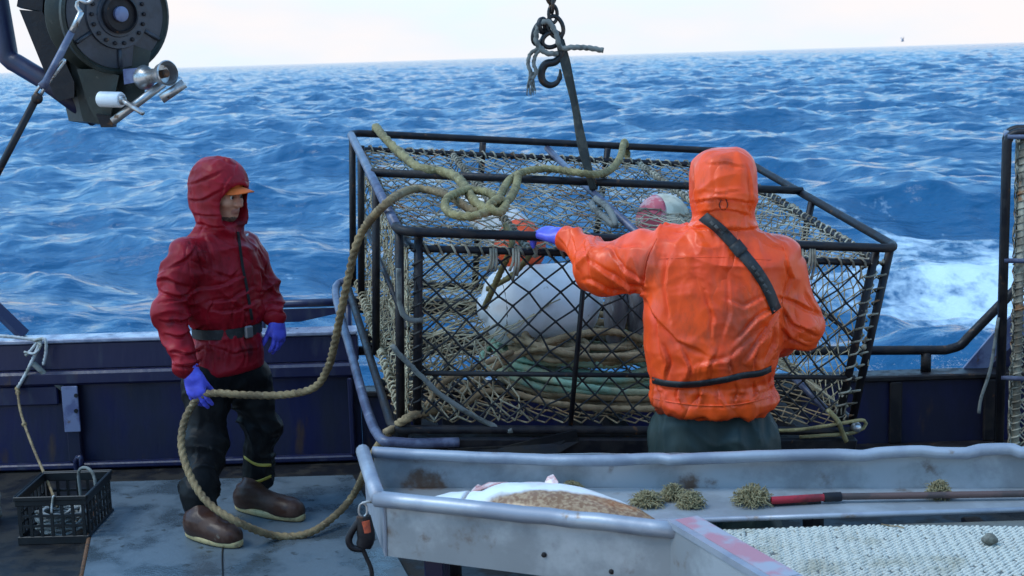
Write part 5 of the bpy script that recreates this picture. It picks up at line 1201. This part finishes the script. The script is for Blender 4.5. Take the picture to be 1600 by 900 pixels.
    for j in range(170):
        for i in range(125):
            p = o+rowdir*(i*px_+(j % 2)*px_*.5)-cold*(j*py_)
            p = p+Vector((g.gauss(0, .0008), g.gauss(0, .0006), 0))
            if not inside(p) or p.y < 3.0 or g.random() < .015: continue
            an = (.5 if (i+j) % 2 else -.3)+g.gauss(0, .12); hz = .0052+g.gauss(0, .0007); c_, s_ = math.cos(an), math.sin(an); b0 = len(VV)
            for sc, z in ((1, -.0005), (.8, hz*.75), (.35, hz)):
                for x, y in unit: x, y = x*.0076*sc, y*.0042*sc; VV.append((p.x+x*c_-y*s_, p.y+x*s_+y*c_, p.z+z))
            for r in (0, 1):
                for k in range(8): FF.append((b0+r*8+k, b0+r*8+(k+1) % 8, b0+r*8+8+(k+1) % 8, b0+r*8+8+k))
            FF.append(tuple(b0+16+k for k in range(8)))
    o_ = link_mesh('mat_pips', VV, FF, m_mat, mt, True, origin=tuple(org)); o_.location = (0, 0, 0); o_['kind'] = 'stuff'
    b = MB(); x = G(846, 843, .85); 
    y_n = lambda x_: NL.y+(x_-NL.x)*(NR.y-NL.y)/(NR.x-NL.x)
    for px, py in ((848, 842), (947, 852), (947, 897)):
        q0 = U(px, py, 4.05); q0.y = y_n(q0.x)+.004; b = MB(); b.lathe([(.008, 0), (.008, .004), (.003, .006), (0, .006)], q0, Vector((-.1, -1, 0)), 8); part('bolt', b, m_black)
    return MZ, e0, e1, FZ
MZ, E0, E1, FZ = table()

# ------------------------------------------------------------------ what lies on the table
m_fish = bpy.data.materials.new('cod_skin')
def fish_mat():
    m = m_fish; m.use_nodes = True; t = m.node_tree; n = t.nodes; l = t.links; p = n['Principled BSDF']; p.inputs['Roughness'].default_value = .32
    co = n.new('ShaderNodeTexCoord'); sp = n.new('ShaderNodeSeparateXYZ'); l.new(co.outputs['Object'], sp.inputs[0])
    z = n.new('ShaderNodeTexNoise'); z.inputs['Scale'].default_value = 9; z.inputs['Detail'].default_value = 5; l.new(co.outputs['Object'], z.inputs['Vector'])
    s = n.new('ShaderNodeTexNoise'); s.inputs['Scale'].default_value = 75; s.inputs['Detail'].default_value = 3; l.new(co.outputs['Object'], s.inputs['Vector'])
    # local y: belly side away from the camera, back side towards it
    a = n.new('ShaderNodeMath'); a.operation = 'MULTIPLY_ADD'; a.inputs[1].default_value = .10; l.new(z.outputs[0], a.inputs[0]); l.new(sp.outputs[1], a.inputs[2])
    x_ = n.new('ShaderNodeMath'); x_.operation = 'MULTIPLY_ADD'; x_.inputs[1].default_value = -.24; l.new(sp.outputs[0], x_.inputs[0]); l.new(a.outputs[0], x_.inputs[2])
    r = n.new('ShaderNodeMapRange'); r.inputs[1].default_value = -.10; r.inputs[2].default_value = -.075; l.new(x_.outputs[0], r.inputs[0])
    sr = n.new('ShaderNodeMapRange'); sr.inputs[1].default_value = .42; sr.inputs[2].default_value = .62; l.new(s.outputs[0], sr.inputs[0])
    br = n.new('ShaderNodeMix'); br.data_type = 'RGBA'; br.inputs[6].default_value = (.24, .115, .05, 1); br.inputs[7].default_value = (.42, .26, .14, 1); l.new(sr.outputs[0], br.inputs[0])
    wh = n.new('ShaderNodeMix'); wh.data_type = 'RGBA'; wh.inputs[6].default_value = (.80, .80, .78, 1); wh.inputs[7].default_value = (.70, .50, .46, 1)
    pr = n.new('ShaderNodeMapRange'); pr.inputs[1].default_value = .56; pr.inputs[2].default_value = .72; l.new(z.outputs[0], pr.inputs[0]); l.new(pr.outputs[0], wh.inputs[0])
    mx_ = n.new('ShaderNodeMix'); mx_.data_type = 'RGBA'; l.new(r.outputs[0], mx_.inputs[0]); l.new(br.outputs[2], mx_.inputs[6]); l.new(wh.outputs[2], mx_.inputs[7]); l.new(mx_.outputs[2], p.inputs['Base Color'])
    b = n.new('ShaderNodeBump'); b.inputs['Strength'].default_value = .4; b.inputs['Distance'].default_value = .003; l.new(s.outputs[0], b.inputs['Height']); l.new(b.outputs[0], p.inputs['Normal'])
fish_mat()
m_gill = M('pink_gill', (.62, .30, .27), (.75, .6, .55), 30, .45, .6, rough=.35)
m_fin = M('fish_fin', (.55, .42, .36), (.3, .2, .15), 25, .45, .6, rough=.4)
def fish():
    h = arr(G(650, 782, FZ+.05)); t = arr(G(1036, 815, FZ+.04)); d = t-h; d[2] = 0; ln = np.linalg.norm(d); d /= ln; s = np.array([-d[1], d[0], 0]); z = np.array([0, 0, 1.]); yaw = math.atan2(d[1], d[0])
    o3 = np.array([h[0], h[1], FZ+.002])
    ax = np.eye(3)
    secs = [(0.0, .02, .018), (.05, .05, .032), (.12, .072, .042), (.20, .085, .048), (.30, .10, .060), (.40, .115, .066), (.52, .125, .064), (.62, .125, .058), (.72, .11, .046), (.80, .08, .032), (.87, .035, .016)]
    X = [q[0]*ln/.87*.98 for q in secs]
    def body(P):
        a = np.interp(P[..., 0], X, [q[1] for q in secs]); c = np.interp(P[..., 0], X, [q[2] for q in secs])
        dd = (np.sqrt(((P[..., 1])/a)**2+((P[..., 2]-c*.92)/c)**2)-1)*np.minimum(a, c)
        dd = smax(dd, np.maximum(-.0-P[..., 0], P[..., 0]-X[-1]), .02)
        g_ = ell(P, (X[3]*.98, .03, .06), ax, (.006, .08, .08)); dd = smax(dd, -g_, .012)
        return smax(dd, .001-P[..., 2], .006)
    V, Q = sculpt(body, (-.03, -.16, -.02), (ln+.02, .16, .24), .006)
    n = vnormals(V, Q); V = V+n*(.004*fbm(V*14, 3, 2))[:, None]
    o = link_mesh('fish', V, Q, m_fish); o.location = o3; o.rotation_euler = (0, 0, yaw)
    tag(o, 'big pale bellied cod with speckled brown flank lying in the left end of the trough', 'fish')
    def fin(name, poly, th, m, off=0):
        b = MB(); vs = [Vector(p) for p in poly]; b.prism(vs, (0, 0, th)); return b.build(name, m, o, False)
    b = MB(); pts = [(X[3]+.02*math.sin(k*.5), .075*math.cos(k*.42)+.015, .042+.042*math.sin(k*.42+.2)) for k in range(1, 7)]; b.tube(pts, [.006, .014, .02, .02, .014, .006], 8, flat=.5); b.build('gill_cover', m_gill, o)
    b = MB(); b.prism([(X[3]+.01, .0, .090), (X[3]+.05, .05, .105), (X[3]+.11, .065, .105), (X[3]+.10, .02, .115), (X[3]+.05, -.02, .105)], (0, 0, .004)); b.build('pectoral_fin', m_gill, o, False)
    b = MB(); b.prism([(X[5]+.04, .075, .10), (X[5]+.05, .10, .125), (X[5]+.065, .11, .13), (X[5]+.085, .09, .115), (X[5]+.09, .07, .10)], (.004, -.006, 0)); b.build('anal_fin', m_gill, o, False)
    b = MB(); e = X[-1]-.01; b.prism([(e, -.012, .016), (e+.10, -.07, .01), (e+.075, 0, .012), (e+.10, .07, .01), (e, .012, .016)], (0, 0, .006)); b.build('tail_fin', m_fin, o, False)
    b = MB(); b.prism([(-.005, -.02, .02), (-.06, -.03, .03), (-.09, .0, .035), (-.07, .04, .04), (0, .03, .03)], (0, 0, .012)); b.build('jaw', m_gill, o, False)
    b = MB(); b.blob((.07, -.045, .06), .011, 8); b.build('eye', m_black, o)
fish()
m_weed = M('hydroid_tuft', (.34, .28, .15), (.21, .165, .08), 40, .42, .6, (.36, .31, .17), 60, .58, .7, rough=.8)
def tuft(px, py, w, h, label, seed, z=None):
    z = FZ if z is None else z; c = G(px, py, z); g = random.Random(seed); b = MB()
    for k in range(420):
        a = g.uniform(0, 6.283); el = g.uniform(.02, 1.45); rr = g.uniform(.65, 1.12)
        e = Vector((math.cos(a)*math.cos(el)*w*rr, math.sin(a)*math.cos(el)*w*.8*rr, abs(math.sin(el))*h*rr+.004)); st = Vector((math.cos(a)*w*.25*g.random(), math.sin(a)*w*.2*g.random(), .004))
        m_ = st.lerp(e, .55)+Vector((g.uniform(-.008, .008), g.uniform(-.008, .008), g.uniform(.002, .012)))
        b.tube([c+st, c+m_, c+e, c+e+Vector((g.uniform(-.014, .014), g.uniform(-.012, .012), g.uniform(-.016, .002)))], [.0022, .0019, .0015, .0007], 4, cap=False)
    b.blob(c+Vector((0, 0, h*.3)), w*.55, 7, (1, .8, h/w*.7))
    o = b.build('hydroid_clump', m_weed, None, True, origin=(c.x, c.y, z)); tag(o, label, 'sea growth', 'tan clumps of sea growth in the trough')
tuft(893, 770, .040, .035, 'small tan frond clump peeping out behind the fish', 1)
tuft(1012, 790, .058, .045, 'tan frond clump touching the brown end of the fish', 2); tuft(1052, 781, .045, .048, 'darker tan frond clump half hidden behind its two neighbours', 3); tuft(1080, 793, .045, .050, 'tan frond clump on the trough floor, rightmost of the three beside the fish', 4)
tuft(1176, 789, .068, .062, 'bushy tan frond clump at the tip of the red handle', 5); tuft(1467, 778, .042, .052, 'lone tan frond clump by the dark pole at the right', 6)
def tool():
    z = FZ+.020; p = lambda px, py: G(px, py, z)
    root = empty('gaff_pole', p(1260, 779)); tag(root, 'brown pole with a red and black handle lying along the trough floor', 'pole'); o3 = tuple(root.location)
    def part(n, b, m):
        o = b.build(n, m, root, True, origin=o3, sharp=40); o.location = (0, 0, 0)
    b = MB(); b.tube([p(1205, 782), p(1290, 777)], .0125, 12); part('red_grip', b, M('red_plastic', (.36, .012, .022), (.15, .01, .012), 12, rough=.4))
    b = MB(); b.tube([p(1287, 777.2), p(1314, 776)], .0155, 12); part('black_ferrule', b, m_black)
    b = MB(); b.tube([p(1312, 776), p(1700, 770)], .0115, 10); part('shaft', b, M('brown_shaft', (.11, .06, .05), (.06, .04, .035), 10, rough=.5))
    b = MB(); b.tube([G(1204, 787, FZ+.008), G(1282, 783, FZ+.008)], .009, 8); part('black_grip_strip', b, m_black)
tool()
def shell():
    c = G(1546, 850, MZ+.006); g = random.Random(3); b = MB(); b.blob(c+Vector((0, 0, .014)), .022, 8, (1.05, .8, .75)); b.jitter(.006, 45, 2)
    tag(b.build('pebble', M('grey_shell', (.12, .11, .085), (.2, .19, .15), 60, rough=.6), None, True, origin=tuple(c)), 'small grey pebble or shell lying on the white mat', 'pebble')
    c = G(1395, 822, MZ+.008); b = MB(); b.tube(spline([c+Vector((-.03, .02, 0)), c, c+Vector((.012, -.008, .002)), c+Vector((.03, -.02, 0))], .005), .0022, 5); tag(b.build('twig', m_brownr, None, True, origin=tuple(c)), 'thin curved brown strand lying on the white mat', 'strand')
shell()
def clip():
    Y = 4.17; P = lambda px, py, d=0: U(px, py, Y+d)
    root = empty('release_clip', P(566, 800)); tag(root, 'black snap hook with an orange band hanging from the trough corner', 'snap hook'); o3 = tuple(root.location)
    def part(n, b, m, par=None):
        o = b.build(n, m, par or root, True, origin=o3, sharp=50); o.location = (0, 0, 0); return o
    b = MB(); b.tube(spline([P(567, 786), P(562, 790), P(561, 802), P(567, 808), P(573, 802), P(572, 790), P(567, 786)], .004), .0035, 8); part('shackle', b, m_chrome)
    b = MB(); b.tube(spline([P(566, 786), P(575, 784), P(590, 786, .03)], .01), .004, 6); part('lanyard', b, m_whiter)
    b = MB(); q = spline([P(568, 806), P(570, 822), P(572, 840), P(568, 854)], .006); b.tube(q, [.022+.006*math.sin(i/len(q)*3) for i in range(len(q))], 10, flat=.7); b.tube(spline([P(563, 812), P(550, 830), P(545, 845), P(551, 856), P(566, 858)], .006), .011, 8); part('clip_body', b, m_black)
    b = MB(); b.tube([P(571, 813, -.008), P(574, 831, -.008)], .014, 10); part('orange_band', b, M('dull_orange', (.5, .085, .03), (.3, .05, .03), 60))
    b = MB(); b.tube(spline([P(566, 856), P(572, 870), P(580, 890), P(582, 915)], .01), .007, 6); part('tail_cord', b, m_black)
clip()

# ------------------------------------------------------------------ left side: crate, cord and rope end
def crate():
    z0 = .0; a = G(28, 852, z0); c = G(140, 849, z0); W_ = (c-a).length; yaw = math.atan2(c.y-a.y, c.x-a.x)
    root = empty('plastic_crate', a, (0, 0, yaw)); tag(root, 'black slatted plastic crate on deck at lower left, pale rope showing through', 'crate')
    H = .235; D = .42; th = .012
    mcr = M('black_crate_plastic', (.007, .007, .008), (.012, .012, .013), 12, rough=.45)
    def face(L_, name, Mx, rows=3, cols=6):
        b = MB(); b.box((0, 0, H-.045), (L_, th, H), Mx, .003); b.box((0, 0, 0), (L_, th, .04), Mx, .003); zz = (.04, H-.045)
        for i in range(cols+1): x = .02+(L_-.04)*i/cols; b.box((x-.007, .001, zz[0]), (x+.007, th-.001, zz[1]), Mx)
        for j in range(1, rows): z = zz[0]+(zz[1]-zz[0])*j/rows; b.box((.013, .002, z-.006), (L_-.013, th-.002, z+.006), Mx)
        b.box((-.004, -.007, H-.018), (L_+.004, 0.0, H+.004), Mx, .003)
        return b.build(name, mcr, root, False)
    face(W_, 'front_side', Matrix.Identity(4)); face(W_, 'back_side', Matrix.Translation((W_, D, 0)) @ Matrix.Rotation(math.pi, 4, 'Z'))
    face(D-.026, 'end_side', Matrix.Translation((W_, .013, 0)) @ Matrix.Rotation(math.pi/2, 4, 'Z'), 3, 7); face(D-.026, 'end_side', Matrix.Translation((0, D-.013, 0)) @ Matrix.Rotation(-math.pi/2, 4, 'Z'), 3, 7)
    b = MB(); b.box((.01, .012, .004), (W_-.01, D-.012, .014)); b.build('base', mcr, root, False)
    g = random.Random(9); pts = []
    for k in range(120): t = k*.55; pts.append(root.matrix_basis @ Vector((W_/2+(W_/2-.05)*math.cos(t)*(.82+.15*math.sin(k*.7)), .13+.09*math.sin(t), .03+.11*(k/120)+.012*math.sin(k*1.9))))
    b = MB(); b.rope(pts, .0085, n=6, step=.02); tag(b.build('rope_coil', M('dull_pale_rope', (.27, .28, .27), (.12, .12, .11), 12, rough=.8), None, True, origin=tuple(pts[0])), 'pale thin rope packed inside the black crate', 'coiled rope')
    b = MB(); I = root.matrix_basis
    b.tube(spline([I @ Vector((.20, .02, H-.03)), I @ Vector((.195, -.012, H+.008)), I @ Vector((.185, -.018, H-.04)), I @ Vector((.18, -.014, H-.075))], .01), .005, 6)
    tag(b.build('cord_end', m_whiter, None, True, origin=tuple(I @ Vector((.2, .0, H)))), 'short white cord end hanging over the front rim of the crate', 'cord')
    b = MB(); b.tube(spline([I @ Vector((.22, .3, H-.1)), I @ Vector((.22, .3, H+.03)), I @ Vector((.27, .27, H+.06)), I @ Vector((.32, .22, H+.03)), I @ Vector((.33, .2, H-.08))], .01), .008, 8)
    tag(b.build('hose', m_frayed, None, True, origin=tuple(I @ Vector((.25, .3, H)))), 'grey curved hose sticking out of the black crate', 'hose')
    # white cord hitched to the bulwark, running down to the crate
    Yb = BY-.065; P = lambda px, py, d=0: U(px, py, Yb+d)
    b = MB(); b.rope([P(-30, 523), P(15, 526), P(48, 530), P(60, 533)], .009, n=7, step=.01)
    b.rope([P(62, 530), P(50, 545), P(40, 556)], .008, n=6, step=.01); b.rope([P(64, 531), P(52, 560), P(40, 585), P(26, 609)], .010, n=7, step=.01); b.rope([P(52, 532), P(70, 530, -.02), P(72, 548, -.02), P(68, 570, -.01)], .009, n=7, step=.01); b.rope([P(58, 534), P(64, 540, -.02), P(54, 552, -.02), P(38, 550)], .007, n=6, step=.01)
    tag(b.build('white_cord', m_whiter, None, True, origin=tuple(P(60, 530))), 'white cord hitched over the bulwark ledge at far left', 'cord')
    e = I @ Vector((.15, .16, H-.1)); b = MB(); st = P(27, 608); b.rope([st, st.lerp(e, .2)+Vector((-.02, 0, -.02)), st.lerp(e, .45)+Vector((-.01, 0, -.05)), st.lerp(e, .75)+Vector((.0, 0, -.03)), e], .0075, n=6, step=.01)
    for k in (.0, .03, .28): b.blob(st.lerp(e, k)+Vector((-.02*min(1, k*5), 0, -.03*min(1, k*4))), .015, 6)
    tag(b.build('tan_cord', m_manila, None, True, origin=tuple(st)), 'knotted tan cord hanging from the white hitch into the crate', 'cord')
    b = MB(); b.tube([P(50, 566), P(76, 590, .03), P(104, 612, .03)], .016, 8, flat=.5); tag(b.build('tie_strap', m_frayed, None, True, origin=tuple(P(76, 590))), 'slack grey strap stretched to the bracket on the bulwark', 'strap')
    # rope bundle cut off by the left edge of the picture
    b = MB(); g = random.Random(1); c0 = G(-14, 815, .0)
    for k in range(9):
        x = c0.x+g.uniform(-.05, .05); y = c0.y+g.uniform(-.06, .06)
        b.rope([(x, y, .02), (x+g.uniform(-.02, .02), y, .15), (x+g.uniform(-.03, .03), y+.01, .3), (x*1+g.uniform(-.01, .01), y, .37+g.uniform(0, .04))], .016, n=8, step=.02)
    tag(b.build('rope_bundle', M('pale_rope', (.36, .33, .26), (.2, .18, .14), 14, rough=.9), None, True, origin=tuple(c0)), 'pale worn rope bundle standing by the left edge next to the crate', 'rope')
crate()

# ------------------------------------------------------------------ second pot at the right edge, and a gull
def pot_right():
    Y = 6.75; x0 = U(1568, 450, Y).x; zt = U(1572, 208, Y).z; W, D = 1.5, .8; zb = .02
    o3 = Vector((x0, Y, 0)); root = empty('crab_pot', o3, (R(-2), 0, R(-19))); tag(root, 'upright crab pot cut off by the right edge of the picture', 'crab pot')
    def part(n, b, m): return b.build(n, m, root, True)
    H = zt; 
    def up(x, y, z0=zb, z1=H): return [Vector((x, y, z0)), Vector((x, y, z1))]
    b = MB(); rr = .05
    for y in (0, D):
        b.tube([(0, y, zb), (0, y, H-rr)]+spline([(0, y, H-rr), (rr*.3, y, H-rr*.3), (rr, y, H)], .01)[1:]+[(W, y, H)], .021, 10)
        b.tube([(0, y, zb), (W, y, zb)], .02, 8)
    part('outer_frame', b, m_black)
    for z in (H-.62, H-1.2, H-.02):
        b = MB(); b.tube([(0.0, 0, z), (0, D, z)], .016, 8); b.tube([(0.0, -.015, z), (W, -.015, z)], .012, 8); part('cross_bar', b, m_rail)
    for x, y in ((.075, .02), (.075, D-.02)):
        b = MB(); b.tube(up(x, y), .018, 8); lacing(b, (x, y, zb+.05), (x, y, H-.03), .019, .035, 70, .6); part('upright', b, m_twineg)
    b = MB(); net(b, (.08, .02, H-.05), (W, .02, H-.05), (W, .02, zb), (.08, .02, zb), 18, 46, .0045, .008, (0, .03, 0), knots=.008, seed=41); part('front_netting', b, m_twine)
    b = MB(); net(b, (.05, .03, H-.05), (.05, D-.03, H-.05), (.05, D-.03, zb), (.05, .03, zb), 10, 44, .0045, .008, (.04, 0, 0), seed=42); part('side_netting', b, m_twineg)
    b = MB(); net(b, (.08, D-.02, H-.05), (W, D-.02, H-.05), (W, D-.02, zb), (.08, D-.02, zb), 18, 40, .0045, .008, (0, -.03, 0), seed=43); part('back_netting', b, m_twineg)
    b = MB(); b.tube(spline([(-.02, -.02, H-.9), (-.05, -.03, H-1.15), (-.09, -.03, H-1.3), (-.10, -.03, H-1.38)], .02), .008, 6); part('rope_tail', b, m_frayed)
pot_right()
def gull():
    c = U(1410, 64, 160); g = MB(); g.lathe([(0, -.22), (.06, -.12), (.085, 0), (.05, .14), (.03, .2), (0, .24)], (0, 0, 0), (1, .2, .1), 8)
    o = g.build('seagull', M('gull', (.35, .36, .4), rough=.7), None, True); o.location = c; tag(o, 'tiny distant seagull flying just over the horizon at right', 'gull')
    for s in (-1, 1):
        b = MB(); b.prism([(.08, 0, .03), (.06, s*.3, .22), (-.02, s*.62, .48), (-.07, s*.3, .22), (-.06, 0, .03)], (0, 0, .02)); b.build('wing', o.data.materials[0], o, False)
gull()

# ------------------------------------------------------------------ unseen deckhouse front, added behind the photographer to shade the deck from that side
def light_blocker():
    m = M('grey_ship_paint', (.20, .22, .26), (.13, .14, .17), 3, .45, .6, rough=.5)
    r = empty('light_blocker', (0, -3.2, 0)); tag(r, 'unseen grey deckhouse front added to shade the working deck', 'light_blocker')
    b = MB(); b.box((-4.2, -.2, 0), (4.6, 0, 4.4)); b.build('front_wall', m, r, False)
    b = MB(); b.box((-4.4, -.2, 4.403), (4.8, .9, 4.52)); b.build('roof', m, r, False)
    Tm = Vector((0, -3.2, 0))
    for x in (-3, -1.5, 0, 1.5, 3):
        b = MB(); b.box((x-.5, .003, 3.0), (x+.5, .03, 4.0), bev=.01); f = b.build('window', m_black, r, False)
        b = MB(); b.box((x-.44, .031, 3.06), (x+.44, .036, 3.94)); b.build('pane', m_lining, f, False)
light_blocker()
